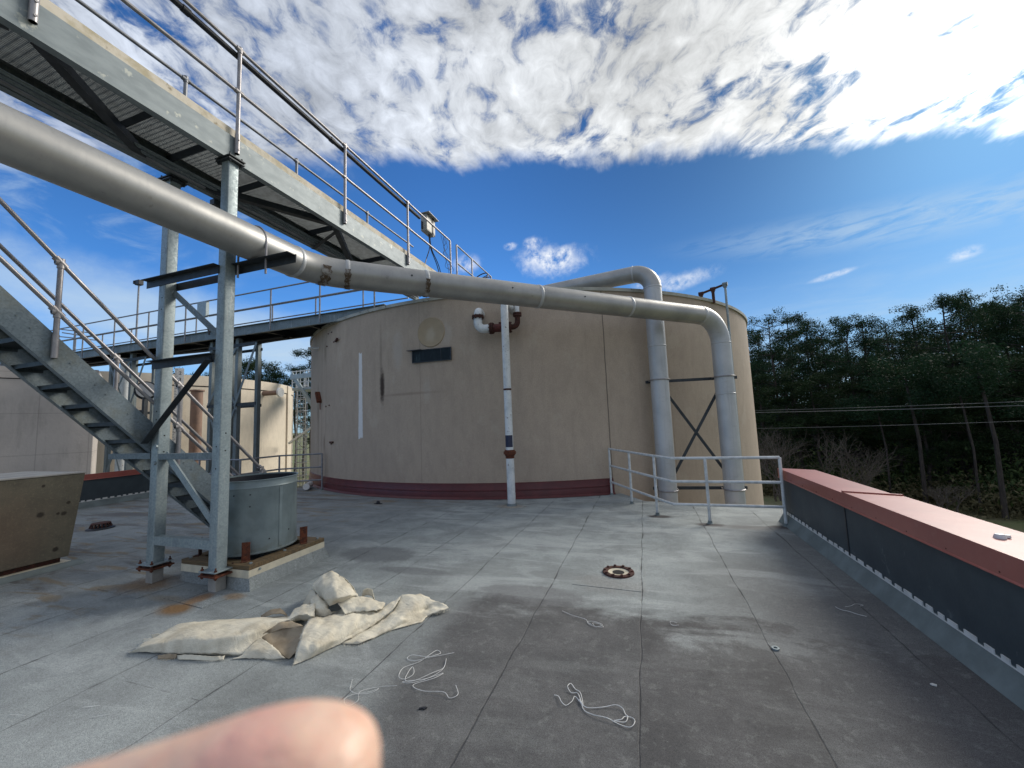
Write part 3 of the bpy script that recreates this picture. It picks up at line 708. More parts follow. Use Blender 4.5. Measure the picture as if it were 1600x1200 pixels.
mb = MB(); mb.tube(bend([tp(2.18, 3.93, .28), tp(2.35, 3.93, .28), tp(2.35, 4.22, .28)], [.13]), .062, 16); mb.cyl(tp(2.35, 4.18, .28), tp(2.35, 4.22, .28), .10, n=16); mb.cyl(tp(2.35, 4.23, .28), tp(2.35, 4.26, .28), .10, n=16); mb.build('rusty_elbow', M['rust_dark'], t, smooth=40)
mb = MB(); mb.tube(bend([tp(2.35, 4.26, .28), tp(2.35, 4.50, .28), tp(2.35, 4.50, -.3)], [.12]), .055, 14); mb.build('riser', M['wpaint'], t, smooth=40)

# white standpipe
t = thing('standpipe', (-2.75, 8.0, 0), 'tall chipped white standpipe in front of the tank with rusty coupling', 'pipe')
mb = MB(); mb.cyl((-2.75, 8, 1.12), (-2.75, 8, 2.43), .082, n=24); mb.cyl((-2.75, 8, 2.47), (-2.75, 8, 4.20), .082, n=24); mb.build('upper_pipe', M['wpaint'], t, smooth=40)
mb = MB(); mb.tube(bend([(-2.75, 8, 4.19), (-2.75, 8, 4.40), (-2.80, 8.9, 4.40)], [.15]), .082, 20); mb.build('top_elbow', M['wpaint'], t, smooth=40)
mb = MB(); mb.cyl((-2.75, 8, 0), (-2.75, 8, .98), .085, n=24); mb.build('lower_pipe', M['wpaint'], t, smooth=40)
mb = MB(); mb.cyl((-2.75, 8, 1.04), (-2.75, 8, 1.16), .115, n=8); mb.cyl((-2.75, 8, 1.07), (-2.75, 8, 1.13), .132, n=24); mb.cyl((-2.75, 8, .98), (-2.75, 8, 1.04), .092, n=20); mb.build('coupling', M['rust'], t, bevel=.006)
mb = MB(); mb.cyl((-2.75, 8, 2.43), (-2.75, 8, 2.47), .086, n=20); mb.build('rusty_joint', M['rust_dark'], t)
mb = MB(); mb.lathe([(.0835, 1.22), (.0835, 1.47)], (-2.75, 8, 0), 24, a0=radians(180), a1=radians(345)); mb.build('tape_band', simple('navy_tape', (.012, .018, .05), (.02, .028, .07), .4, 0, 20), t, smooth=60)
mb = MB(); mb.lathe([(.085, .05), (.095, .045), (.11, .0)], (-2.75, 8, 0), 24); mb.build('pipe_boot', M['galv_dark'], t, smooth=40)

# ------------------------------------------------------------------ big pipes
def bandset(t, pts, r, mat=None, w_=.03):
    for p, d in pts:
        p = Vector(p); d = Vector(d).normalized(); mb = MB(); mb.tube([p-d*w_, p-d*w_*.6, p+d*w_*.6, p+d*w_], [r+.001, r+.008, r+.008, r+.001], 32); mb.build('weld_band', mat or M['pipe2'], t, smooth=40)
ZP = 4.0; RP = .205
t = thing('duct_pipe', (1.83, 10.1, GZ), 'long silver pipe crossing the picture, elbowing down at the far right', 'pipe')
A0 = Vector((-4.36, -2.5, ZP)); A1 = Vector((-4.30, 4.28, ZP)); A2 = Vector((1.82, 10.12, ZP)); A3 = Vector((1.82, 10.12, GZ))
path = bend([A0, A1, A2, A3], [1.0, .62], 14)
d12 = (A2-A1).normalized()
k = 16     # split the run so that each straight length is its own part
mb = MB(); mb.tube(path[:k], RP, 40); mb.build('near_run', M['pipe'], t, smooth=40)
cut = path[15+0]
mb = MB(); mb.tube(path[k-1:k+1], RP, 40); mb.build('long_run', M['pipe'], t, smooth=40)
mb = MB(); mb.tube(path[k:k+15], RP, 40); mb.build('elbow', M['pipe2'], t, smooth=40)
mb = MB(); mb.tube(path[k+14:], RP, 40); mb.build('drop_pipe', M['pipe2'], t, smooth=40)
st0 = path[15]
bandset(t, [(path[2], path[2]-path[1]), (st0, d12), (st0+d12*1.15, d12), (st0+d12*3.2, d12), (st0+d12*5.3, d12), (path[16], d12)], RP)
bandset(t, [(path[k+14], (0, 0, -1)), (Vector((1.82, 10.12, 2.2)), (0, 0, -1))], RP, w_=.015)
stn, n, b = newmat('brown_weld_stain'); pp = n.pos(); f = n.mul(n.ss(n.noise(pp, 5, 5, .6), .36, .5), n.ss(n.noise(pp, 30, 5, .7), .25, .5))
n.put(b.inputs['Base Color'], n.mix(f, (.36, .35, .34), (.07, .045, .025))); b.inputs['Roughness'].default_value = .7
for q, wd in ((path[9], .06), (st0, .04), (st0+d12*1.15, .035)):
    dd = d12 if q is not path[9] else (path[10]-path[8]).normalized(); x = dd.cross(Vector((0, 0, 1))).normalized(); yv = Vector((0, 0, 1))
    vs = []; fs = []
    for i in range(5):
        for j in range(13):
            a = radians(-112+j*9.5); o_ = RP+.0095; e = (i-2)/2*wd*(1+.3*sin(j*2.1)); vs.append(q+dd*e+(x*cos(a)+yv*sin(a))*o_)
    for i in range(4):
        for j in range(12): a = i*13+j; fs.append((a, a+1, a+14, a+13))
    mb = MB(); mb.add(vs, fs); mb.build('stain_patch', stn, t, smooth=60)
# small clamp fittings left on the long run
for e in (.9, 2.6, 4.1):
    q = st0+d12*e; x = d12.cross(Vector((0, 0, 1))).normalized(); mb = MB(); mb.bolt(q+x*(RP-.003)+Vector((0, 0, .03)), x, .014, .010); mb.build('plug', M['angle'], t)

t = thing('overflow_pipe', (.41, 9.85, GZ), 'silver pipe rising over the tank rim and elbowing down, left of its taller twin', 'pipe')
B0 = Vector((.41, 9.85, GZ)); B1 = Vector((.41, 9.85, 5.25)); B2 = B1+Vector((-.986, .167, 0))*6.5; B3 = B2+Vector((-.0, 0, -.6))
pb_ = bend([B0, B1, B2, B3], [.42, .3], 14)
mb = MB(); mb.tube(pb_[:2], .205, 40); mb.build('drop_pipe', M['pipe2'], t, smooth=40)
mb = MB(); mb.tube(pb_[1:16], .205, 40); mb.build('elbow', M['pipe'], t, smooth=40)
mb = MB(); mb.tube(pb_[15:], .205, 40); mb.build('top_run', M['pipe'], t, smooth=40)
bandset(t, [(pb_[15], (1, -.17, 0)), (pb_[1], (0, 0, 1)), (Vector((.41, 9.85, 3.4)), (0, 0, 1))], .205, w_=.018)

# brace frame joining both pipes
t = thing('pipe_brace', (1.1, 9.78, 0), 'dark steel cross brace strapped between the two vertical pipes', 'brace')
mb = MB(); mb.angle((.05, 10.1, 2.62), (2.14, 10.36, 2.62), .07, .008, fx=1, fy=-1); mb.build('top_bar', M['angle'], t)
mb = MB(); mb.angle((.05, 10.1, .08), (2.14, 10.36, .08), .07, .008, fx=1, fy=-1); mb.build('bottom_bar', M['angle'], t)
mb = MB(); mb.bar((.55, 10.08, 2.3), (1.70, 10.22, .42), .065, .012, (0, 1, 0)); mb.build('diagonal', M['angle'], t)
mb = MB(); mb.bar((1.70, 10.245, 2.3), (.55, 10.10, .30), .065, .012, (0, 1, 0)); mb.build('diagonal', M['angle'], t)
for cx, cy in ((.41, 9.85), (1.82, 10.12)):
    for z_ in (2.60, .05):
        pts = [Vector((cx-.225, cy+.26, z_))]+[Vector((cx+.222*cos(a), cy+.222*sin(a), z_)) for a in np.linspace(pi, 2*pi, 17)]+[Vector((cx+.225, cy+.26, z_))]
        mb = MB(); mb.tube(pts, .014, 8); mb.build('u_bolt', M['rail'], t, smooth=40)

# ------------------------------------------------------------------ steel support frame for walkway
XN, XF = -4.66, -5.70
t = thing('steel_support_frame', (-5.2, 3.3, 0), 'galvanised two-column steel frame carrying walkway and pipe', 'steel frame')
COLS = ((-4.67, 3.30), (-5.73, 3.30))
for cx, cy in COLS:
    h = .064; r_ = .011
    poly = []
    for sx, sy, a0 in ((1, 1, 0), (-1, 1, 90), (-1, -1, 180), (1, -1, 270)):
        for k in range(4): a = radians(a0+k*30); poly.append((sx*(h-r_)+r_*cos(a), sy*(h-r_)+r_*sin(a)))
    mb = MB(); mb.prism(poly, (cx, cy, .235), (1, 0, 0), (0, 1, 0), (0, 0, 5.08-.235)); cb_ = mb.build('column', M['galv'], t, smooth=50)
    mb = MB()
    for z_ in (1.95, 2.05, 3.35, 3.5) if cx < -5 else (1.35, 1.6): mb.cyl((cx+.01, cy-h-.0015, z_), (cx+.01, cy-h+.004, z_), .009, n=10)
    for z_ in (1.55, 1.75): mb.cyl((cx+h-.004, cy, z_), (cx+h+.0015, cy, z_), .009, n=10)
    mb.build('bolt_hole', M['black_hole'], cb_)
    mb = MB(); mb.box(cx-.13, cx+.13, cy-.12, cy+.12, .222, .235); mb.build('base_plate', M['galv'], t, bevel=.002)
    mb = MB(); mb.box(cx-.135, cx+.135, cy-.12, cy+.13, .172, .190); mb.build('lower_plate', M['rust'], t, bevel=.003)
    mb = MB(); mb.box(cx-.06, cx+.06, cy-.06, cy+.06, 0, .172); mb.build('concrete_stub', M['concrete'], t, bevel=.006)
    for sx in (-1, 1):
        for sy in (-1, 1):
            x, y = cx+sx*.105, cy+sy*.095
            mb = MB(); mb.cyl((x, y, .145), (x, y, .275), .008, n=8); mb.cyl((x, y, .235), (x, y, .25), .016, n=6); mb.cyl((x, y, .155), (x, y, .172), .017, n=6); mb.cyl((x, y, .19), (x, y, .205), .017, n=6); mb.build('anchor_bolt', M['rust_dark'] if sy > 0 else M['rust'], t)
    mb = MB(); mb.box(cx-.12, cx+.12, cy-.10, cy+.10, 5.08, 5.095); mb.box(cx-.13, cx+.13, cy-.10, cy+.10, 5.115, 5.13)
    for sx in (-1, 1):
        for sy in (-1, 1): mb.cyl((cx+sx*.095, cy+sy*.075, 5.05), (cx+sx*.095, cy+sy*.075, 5.17), .009, n=6); mb.cyl((cx+sx*.095, cy+sy*.075, 5.062), (cx+sx*.095, cy+sy*.075, 5.08), .017, n=6)
    mb.box(cx-.1, cx+.1, cy-.05, cy+.05, 5.095, 5.115); mb.build('cap_plate', M['angle'], t)
yf = 3.30-.064; yb = 3.30+.064; xl, xr = -5.73+.064, -4.67-.064
def part(nm, mat, fn, parent=t, **kw):
    mb = MB(); fn(mb); return mb.build(nm, mat, parent, **kw)
part('pipe_bracket', M['angle'], lambda q: (q.box(-6.02, xr+.03, yf-.009, yf-.001, 3.66, 3.76), q.box(-6.02, xr+.03, yf-.075, yf-.009, 3.752, 3.76)))
part('pipe_bracket', M['angle'], lambda q: (q.box(-5.95, xr+.03, yb+.001, yb+.009, 3.62, 3.72), q.box(-5.95, xr+.03, yb+.009, yb+.075, 3.712, 3.72)))
part('pipe_bracket', M['angle'], lambda q: (q.prism([(0, .0), (.72, .0), (.83, .0), (.83, .10), (0, .10)], (xr+.128+.001, 0, 3.685), (1, 0, 0), (0, 0, 1), (0, 0, 0)) if 0 else (q.box(-4.605, -3.70, 3.40, 3.408, 3.69, 3.788), q.box(-4.605, -3.72, 3.30, 3.40, 3.78, 3.788), q.box(-4.80, -4.60, 3.366, 3.408, 3.69, 3.788))))
part('u_bolt', M['rail'], lambda q: q.tube([Vector((-4.33-.225, 3.35, 3.62)), Vector((-4.33-.225, 3.35, ZP))]+[Vector((-4.33+.225*cos(a), 3.35, ZP+.225*sin(a))) for a in np.linspace(pi, 0, 15)]+[Vector((-4.33+.225, 3.35, 3.60))], .012, 8), smooth=40)
part('cross_angle', M['angle'], lambda q: (q.box(-5.84, xr+.001, yf-.010, yf-.001, 2.585, 2.685), q.box(-5.84, xr+.001, yf-.075, yf-.010, 2.677, 2.685)))
part('cross_angle', M['galv_dark'], lambda q: (q.box(xl-.001, xr+.001, yf+.005, yf+.013, 1.46, 1.53), q.box(xl, xr, yf+.013, yf+.08, 1.522, 1.53)))
part('cross_angle', M['galv'], lambda q: (q.box(xl-.001, xr+.001, yf+.005, yf+.013, .45, .55), q.box(xl, xr+.001, yf+.013, yf+.09, .542, .55)))
part('diagonal_brace', M['angle'], lambda q: q.angle((-5.80, yf-.03, 1.66), (-4.74, yf-.03, 2.60), .075, .008, (0, -1, 0)))
part('diagonal_brace', M['galv'], lambda q: q.angle((-5.66, 3.30, 1.50), (-4.72, 3.30, .62), .08, .008, (0, -1, 0), 1, -1))
part('diagonal_brace', M['galv_dark'], lambda q: q.angle((-5.68, 3.32, 3.56), (-4.72, 3.32, 2.82), .075, .008, (0, -1, 0), 1, -1))
part('stair_hanger', M['galv_dark'], lambda q: (q.box(-6.62, -5.80, yf-.004, yf+.004, 1.47, 1.54), q.box(-6.62, -5.80, yf+.004, yf+.07, 1.532, 1.54)))
part('gusset_bolt', M['galv'], lambda q: [q.bolt((x, yf, z), (0, -1, 0), .022, .02) for x, z in ((-5.68, 1.62), (-5.70, 1.42))])

# ------------------------------------------------------------------ overhead walkway
t = thing('overhead_walkway', (XN, 3.3, 5.14), 'grey steel walkway with grating floor passing overhead to the tank top', 'walkway')
Y0, Y1 = -3.0, 9.3
ZB, ZT = 5.14, 5.46
part('side_channel', M['channel'], lambda q: q.chan((XN, Y0, ZB), (XN, Y1, ZB), .32, .085, .01, 1), t)
part('side_channel', M['galv_dark'], lambda q: q.chan((XF, Y0, ZB), (XF, Y1, ZB), .32, .085, .01, -1), t)
kick, n, b = newmat('lichen_stained_kickplate'); pp = n.pos()
cc = n.mix(n.ss(n.noise(pp, 5, 7, .7), .4, .66), (.66, .60, .50), (.46, .40, .27)); cc = n.mix(n.mul(n.ss(n.noise(pp, 9, 7, .7), .60, .68), .8), cc, (.20, .15, .08))
n.put(b.inputs['Base Color'], cc); b.inputs['Roughness'].default_value = .8
part('kick_plate', kick, lambda q: q.box(XN-.04, XN-.028, Y0, Y1, ZT+.001, ZT+.12), t)
part('kick_plate', kick, lambda q: q.box(XF+.03, XF+.042, Y0, Y1, ZT+.001, ZT+.10), t)
def grating(q, x0, x1, y0, y1, z, pitch=.026, cross=.052):
    n_ = int((x1-x0)/pitch)
    for i in range(n_+1): x = x0+i*pitch; q.box(x, x+.005, y0, y1, z-.03, z)
    y = y0
    while y < y1: q.box(x0, x1, y, y+.004, z-.008, z-.001); y += cross
part('grating', M['grate'], lambda q: grating(q, XF+.02, XN-.09, Y0, Y1, 5.44), t)
for y in (-1.6, -.2, 1.25, 2.65, 3.22, 4.03, 5.43, 6.85, 8.2):
    part('cross_beam', M['angle'], lambda q: (q.box(XF+.012, XN-.012, y-.03, y+.03, 5.375, 5.383), q.box(XF+.012, XN-.012, y-.03, y-.022, 5.28, 5.375)), t)
for ya, yb2, f in ((1.70, 3.02, 0), (3.5, 5.05, 1), (5.15, 6.7, 0), (-.8, 1.5, 1)):
    xa, xb = (XN-.05, XF+.05) if not f else (XF+.05, XN-.05)
    part('sway_brace', M['angle'], lambda q: q.angle((xa, ya, ZB+.01), (xb, yb2, ZB+.01), .09, .009), t)
part('post_brace', M['angle'], lambda q: q.angle((XN-.05, 5.25, ZB+.01), (XF+.05, 5.6, ZB-.03), .06, .007), t)
cd_ = [(XF+.10, 5.17, .022), (XF+.17, 5.18, .018), (XF+.24, 5.19, .02)]
for x, z, r_ in cd_: part('conduit', M['rail_far'] if r_ == .022 else M['galv_dark'], lambda q: q.tube([(x, y, z+.01*sin(y*1.7)) for y in np.linspace(Y0, 9.0, 20)], r_, 8), t, smooth=40)
part('splice_plate', M['angle'], lambda q: q.box(XF-.04, XF+.05, 3.78, 4.05, 5.04, 5.12), t)
# railing
RT, RM = 6.67, 6.08
xo = XN+.03
near_posts = [-2.2, -.25, 1.60, 3.35, 5.24, 7.16]
for y in near_posts:
    mb = MB(); mb.cyl((xo, y, 5.24), (xo, y, RT), .024, n=14); mb.cyl((xo, y, 5.24), (xo, y, 5.50), .029, n=14)
    po = mb.build('post', M['rail'], t, smooth=40)
    mb = MB(); mb.bolt((xo+.025, y, 5.29), (1, 0, 0)); mb.bolt((xo+.025, y, 5.42), (1, 0, 0)); mb.build('post_bolt', M['fit'], po)
    mb = MB(); mb.cyl((xo, y-.05, RM), (xo, y+.05, RM), .031, n=12); mb.build('rail_fitting', M['fit'], po, smooth=40)
    mb = MB(); mb.cyl((xo, y-.05, RT), (xo, y+.05, RT), .031, n=12); mb.cyl((xo, y, RT-.05), (xo, y, RT+.03), .030, n=12); mb.build('rail_fitting', M['fit'], po, smooth=40)
part('top_rail', M['rail'], lambda q: q.tube([(xo, Y0, RT), (xo, 9.18, RT)], .022, 14), t, smooth=40)
part('middle_rail', M['rail'], lambda q: q.tube([(xo, Y0, RM), (xo, 9.18, RM)], .022, 14), t, smooth=40)
part('post', M['rail'], lambda q: q.tube([(xo, 9.18, 4.95), (xo, 9.18, RT)], .024, 14), t, smooth=40)
part('cable_pipe', M['black'], lambda q: (q.tube([(xo-.06, Y0, RT-.055), (xo-.06, 7.75, RT-.055)], .035, 12), [q.cyl((xo-.06, y-.04, RT-.055), (xo-.06, y+.04, RT-.055), .043, n=12) for y in (2.75, 5.0, 7.3)]), t, smooth=40)
far_posts = [-1.8, .0, 1.85, 3.40, 5.25, 7.2, 8.9]
part('far_top_rail', M['rail_far'], lambda q: q.tube([(XF-.03, Y0, RT), (XF-.03, 9.1, RT)], .022, 12), t, smooth=40)
part('far_middle_rail', M['rail_far'], lambda q: q.tube([(XF-.03, Y0, RM), (XF-.03, 9.1, RM)], .022, 12), t, smooth=40)
for y in far_posts:
    part('far_post', M['rail_far'], lambda q: (q.cyl((XF-.03, y, 5.24), (XF-.03, y, RT), .024, n=12), q.cyl((XF-.03, y-.05, RT), (XF-.03, y+.05, RT), .031, n=12), q.cyl((XF-.03, y, RT-.04), (XF-.03, y, RT+.045), .03, n=12)), t, smooth=40)
# tank-top rail beyond the walkway
t = thing('tank_top_rail', (XN, 9.56, TTOP), 'short handrail around the ladder opening on top of the big tank', 'handrail')
zt_ = 6.72
for p in ((xo, 9.56), (xo, 10.6), (xo, 12.2), (xo-1.3, 12.2)):
    part('post', M['rail'], lambda q: q.cyl((p[0], p[1], TTOP), (p[0], p[1], zt_), .024, n=12), t, smooth=40)
for z_ in (zt_, zt_-.52): part('rail', M['rail_far'], lambda q: q.tube([(xo, 9.56, z_), (xo, 12.2, z_), (xo-1.3, 12.2, z_)], .022, 12), t, smooth=40)
t = thing('valve_handwheel', (-4.62, 11.0, TTOP), 'black valve handwheel standing behind the tank top rail', 'handwheel')
part('stem', M['black'], lambda q: q.cyl((-4.6, 11.1, TTOP), (-4.6, 11.1, 6.2), .03, n=10), t, smooth=40)
wn_ = Vector((-.25, -.75, .6)).normalized(); wx = wn_.orthogonal().normalized(); wy = wn_.cross(wx); wcc = Vector((-4.6, 11.1, 6.25))
part('wheel_rim', M['black'], lambda q: q.tube([wcc+(wx*cos(a)+wy*sin(a))*.30 for a in np.linspace(0, 2*pi, 33)], .018, 8, False), t, smooth=60)
for k in range(3):
    a = k*2*pi/3+.4; part('spoke', M['black'], lambda q: q.cyl(wcc, wcc+(wx*cos(a)+wy*sin(a))*.30, .014, n=8), t, smooth=40)
# control box on the walkway rail
t = thing('control_box', (-4.72, 8.45, 6.72), 'beige electrical box hung on the walkway rail near the tank', 'electrical box')
bx = MB(); bx.box(-4.93, -4.76, 8.20, 8.62, 6.55, 6.98); bb = bx.build('housing', M['boxgrey'], t, bevel=.012)
part('strap', M['black'], lambda q: q.box(-4.759, -4.745, 8.46, 8.53, 6.50, 6.985), t)
part('hood_plate', M['boxgrey'], lambda q: q.prism([(0, 0), (.50, -.02), (.50, -.008), (0, .012)], (-4.97, 8.16, 6.99), (0, 1, 0), (.0, 0, 1), (.30, 0, 0)), t)
part('side_bracket', M['black'], lambda q: q.box(-4.90, -4.87, 8.16, 8.22, 6.60, 6.78), t)
r_ = random.Random(5)
for k, (ye, ze) in enumerate(((8.05, 5.5), (8.95, 5.4), (9.05, 5.3))):
    part('cable', M['insul'], lambda q: q.tube(catmull([(-4.84, 8.42+.03*k, 6.55), (-4.82, 8.42+.05*k, 6.2), (-4.80, (8.42+ye)/2+.06*k, 5.85), (-4.78, ye, ze)], 8), .012, 6), t, smooth=60)
for k in range(4):
    pts = [(-4.65+.05*r_.uniform(-1, 1), 8.75+.1*j+.16*r_.uniform(-1, 1), 6.6-.16*j+.1*r_.uniform(-1, 1)) for j in range(6)]
    part('loose_wire', M['insul'], lambda q: q.tube(catmull(pts, 5), .005, 5), t)

# ------------------------------------------------------------------ stairs
M['tread'] = simple('shaded_tread_grating', (.045, .06, .068), (.025, .034, .04), .6, .2, 9)  # tread colour darkened to carry the deep shade within the grating
t = thing('steel_stairs', (-6.2, 5.0, 0), 'steep galvanised stairs descending behind the column frame', 'stairs')
SL = 1.032; XA, XB = -5.83, -6.56
def sz(y, s0): return s0-SL*y
ya0 = -.6
def stringer(q, x, sgn):
    b0, t0 = 4.92, 5.28; w_ = .075*sgn; th = .009*sgn
    yb_, yt_ = 4.765, 5.10
    P_ = [(ya0, sz(ya0, b0)), (yb_, sz(yb_, b0)), (yt_, max(sz(yt_, t0), .0)), (ya0, sz(ya0, t0))]
    q.prism(P_, (x, 0, 0), (0, 1, 0), (0, 0, 1), (-th, 0, 0))
    d = Vector((0, 1, -SL)).normalized(); nrm = Vector((0, SL, 1)).normalized()
    for s0, off in ((b0, .0), (t0, -.012)):
        p0 = Vector((x-th, ya0, sz(ya0, s0))); p1 = Vector((x-th, yb_ if s0 == b0 else yt_-.02, sz(yb_ if s0 == b0 else yt_-.02, s0)))
        q.prism([(0, off), (-w_+th, off), (-w_+th, off+.012), (0, off+.012)], p0, (1, 0, 0), nrm, p1-p0)
part('stringer', M['stair'], lambda q: stringer(q, XA, 1), t)
part('stringer', M['stair'], lambda q: stringer(q, XB, -1), t)
def treadq(q, y, z):
    for k in range(11): q.box(XB+.012, XA-.012, y-.115+k*.022, y-.109+k*.022, z-.03, z)
    q.box(XB+.012, XA-.012, y-.125, y-.12, z-.045, z+.002); q.box(XB+.012, XA-.012, y+.12, y+.126, z-.028, z)
    for k in range(9): x = XB+.03+k*.08; q.box(x, x+.005, y-.12, y+.12, z-.008, z-.002)
    for x in (XB+.010, XA-.016): q.prism([(-.125, -.06), (.125, -.06), (.125, .0), (-.125, .0)], (x, y, z), (0, 1, 0), (0, 0, 1), (.005, 0, 0))
zt = .215
while zt < 5.6:
    yy = (5.10-zt-.0)/SL; part('tread', M['tread'], lambda q: treadq(q, yy, zt), t); zt += .215
mb = MB(); k = 0; y = .2
while y < 4.9:
    for o_ in (.0, .10): mb.bolt((XA, y+o_, sz(y+o_, 5.13)), (1, 0, 0), .010, .006)
    y += .208*1.5
mb.build('tread_bolt', M['galv_dark'], t)
part('splice_strip', M['galv'], lambda q: q.bar((XA-.09, 1.6, sz(1.6, 4.95)), (XA-.09, 3.35, sz(3.35, 4.95)), .05, .012, (0, SL, 1)), t)
for x, posts in ((XA+.028, (1.13, 2.345, 3.54, 4.74)), (XB-.028, (.7, 2.05, 3.25, 4.6))):
    db = 0 if x > -6 else .10
    for y in posts:
        zb = sz(y, 5.02); zt_ = sz(y, 6.05+db)
        mb = MB(); mb.cyl((x, y, zb), (x, y, zt_+.03), .024, n=14); mb.cyl((x, y, zb), (x, y, zb+.25), .028, n=14); po = mb.build('post', M['rail'], t, smooth=40)
        d = Vector((0, 1, -SL)).normalized()
        for s0 in (6.05+db, 5.51+db):
            mb = MB(); p = Vector((x, y, sz(y, s0))); mb.cyl(p-d*.07, p+d*.055, .033, n=14); mb.cyl(p-Vector((0, 0, .06)), p+Vector((0, 0, .045)), .031, n=14)
            mb.cyl(p-Vector((0, .045, .0)), p-Vector((-.004, .02, .0)), .033, n=14)
            mb.build('rail_fitting', M['fit'], po, smooth=40)
        mb = MB()
        for s0 in (6.05+db, 5.51+db): p = Vector((x, y, sz(y, s0))); mb.cyl(p-Vector((0, .0475, 0)), p-Vector((0, .044, 0)), .02, n=12)
        mb.build('socket_hole', M['black_hole'], po)
    for s0, nm in ((6.05+db, 'handrail'), (5.51+db, 'middle_rail')):
        ye = 5.0; part(nm, M['rail'], lambda q: q.tube([(x, ya0, sz(ya0, s0)), (x, ye, sz(ye, s0))], .0215, 14), t, smooth=40)

# ------------------------------------------------------------------ fan drum on curb
t = thing('roof_curb', (-4.85, 3.91, 0), 'square timber topped curb with cream flashing under the open drum', 'roof curb')
x0, x1, y0, y1 = -5.38, -4.30, 3.385, 4.46
part('skirt', M['roof'], lambda q: q.add([(x0-.05, y0-.0, 0), (x1+.06, y0-.03, 0), (x1+.06, y1+.06, 0), (x0-.05, y1+.06, 0), (x0, y0, .17), (x1, y0, .17), (x1, y1, .17), (x0, y1, .17)], [(0, 1, 5, 4), (1, 2, 6, 5), (2, 3, 7, 6), (3, 0, 4, 7), (4, 5, 6, 7)]), t)
for q_ in (((x0-.012, x1+.012, y0-.012, y0-.002, .125, .21)), ((x1+.002, x1+.012, y0-.002, y1+.012, .125, .21)), ((x0-.012, x0-.002, y0-.002, y1+.012, .125, .21)), ((x0-.002, x1+.002, y1+.002, y1+.012, .125, .21))):
    part('flashing', M['cream'], lambda q: q.box(*q_), t, bevel=.002)
part('timber_frame', M['plywood'], lambda q: (q.box(x0-.01, x1+.01, y0-.01, y0+.14, .212, .262), q.box(x0-.01, x1+.01, y1-.14, y1+.01, .212, .262), q.box(x0-.01, x0+.14, y0+.142, y1-.142, .212, .262), q.box(x1-.14, x1+.01, y0+.142, y1-.142, .212, .262)), t, bevel=.003)
part('lag_bolt', M['galv'], lambda q: [q.bolt((x, y, .262), (0, 0, 1), .018, .012) for x, y in ((x1-.05, y0+.06), (x1-.05, y1-.05), (x0+.06, y0+.05), (x1-.06, 3.9), (x0+.5, y0+.05))]+[q.bolt((x1+.012, y0+.12, .19), (1, 0, 0), .015, .012)], t)
t = thing('fan_drum', (-4.85, 3.91, .30), 'open topped blue grey sheet metal drum on a timber curb', 'drum')
dc = (-4.85, 3.91, 0); dr = .455
part('shell', M['drum'], lambda q: q.lathe([(dr+.012, .30), (dr+.012, .315), (dr, .32), (dr, 1.06), (dr+.008, 1.075), (dr, 1.09), (dr, 1.155), (dr+.014, 1.16), (dr+.014, 1.168), (dr-.004, 1.168), (dr-.006, .30)], dc, 72, True), t, smooth=35)
part('seam_strip', M['drum'], lambda q: q.lathe([(dr+.001, .33), (dr+.004, .33), (dr+.004, 1.055), (dr+.001, 1.055)], dc, 2, True, radians(-8), radians(-3)), t)
part('rivet', M['black'], lambda q: [q.bolt((dc[0]+dr*cos(radians(a)), dc[1]+dr*sin(radians(a)), z), (cos(radians(a)), sin(radians(a)), 0), .009, .005) for a, z in ((-48, 1.0), (-48, .86), (-22, .45), (10, .5), (-70, 1.0))], t)
part('shade_liner', M['black'], lambda q: q.lathe([(dr-.012, 1.15), (dr-.012, .31), (0, .305)], dc, 48), t, smooth=60)  # black sheet added to paint the shade inside the open drum
part('motor_mount', M['black'], lambda q: (q.box(-5.29, -4.41, 3.88, 3.94, .62, .68), q.cyl((-4.85, 3.91, .55), (-4.85, 3.91, .95), .14, n=20)), t)
for (x, y, a, m_) in ((-4.50, 3.50, -62, 'rust'), (-4.385, 4.21, -40, 'rust'), (-5.30, 3.53, 215, 'rust_dark'), (-5.3, 4.3, 135, 'rust_dark')):
    ca, sa = cos(radians(a)), sin(radians(a))
    def fnq(q):
        q.prism([(-.045, 0), (.045, 0), (.045, .21), (-.045, .21)], (x, y, .262), (-sa, ca, 0), (0, 0, 1), (ca*.006, sa*.006, 0))
        q.prism([(-.035, 0), (.035, 0), (.035, .006), (-.035, .006)], (x, y, .262), (-sa, ca, 0), (0, 0, 1), (ca*.06, sa*.06, 0))
        q.bolt((x+ca*.006, y+sa*.006, .43), (ca, sa, 0), .014, .014)
    part('hold_down_angle', M[m_], fnq, t)

# ------------------------------------------------------------------ concrete box at left
t = thing('intake_box', (-8.6, 2.5, 0), 'big tan concrete box on a low curb at the left edge', 'concrete box')
mb = MB()
v = [(-7.80, 1.2, 1.27), (-7.80, 3.56, 1.25), (-9.4, 3.56, 1.25), (-9.4, 1.2, 1.27), (-7.80, 1.2, .13), (-7.80, 3.44, .12), (-9.35, 3.44, .12), (-9.35, 1.2, .13)]
mb.add(v, [(0, 1, 2, 3), (4, 7, 6, 5), (0, 4, 5, 1), (1, 5, 6, 2), (2, 6, 7, 3), (3, 7, 4, 0)]); mb.build('box_body', M['hood'], t, bevel=.008)
part('top_lip', M['concrete'], lambda q: q.add([(-7.79, 1.2, 1.272), (-7.79, 3.57, 1.252), (-9.4, 3.57, 1.252), (-9.4, 1.2, 1.272), (-7.79, 1.2, 1.288), (-7.79, 3.57, 1.268), (-9.4, 3.57, 1.268), (-9.4, 1.2, 1.288)], [(0, 3, 2, 1), (4, 5, 6, 7), (0, 1, 5, 4), (1, 2, 6, 5), (2, 3, 7, 6), (3, 0, 4, 7)]), t)
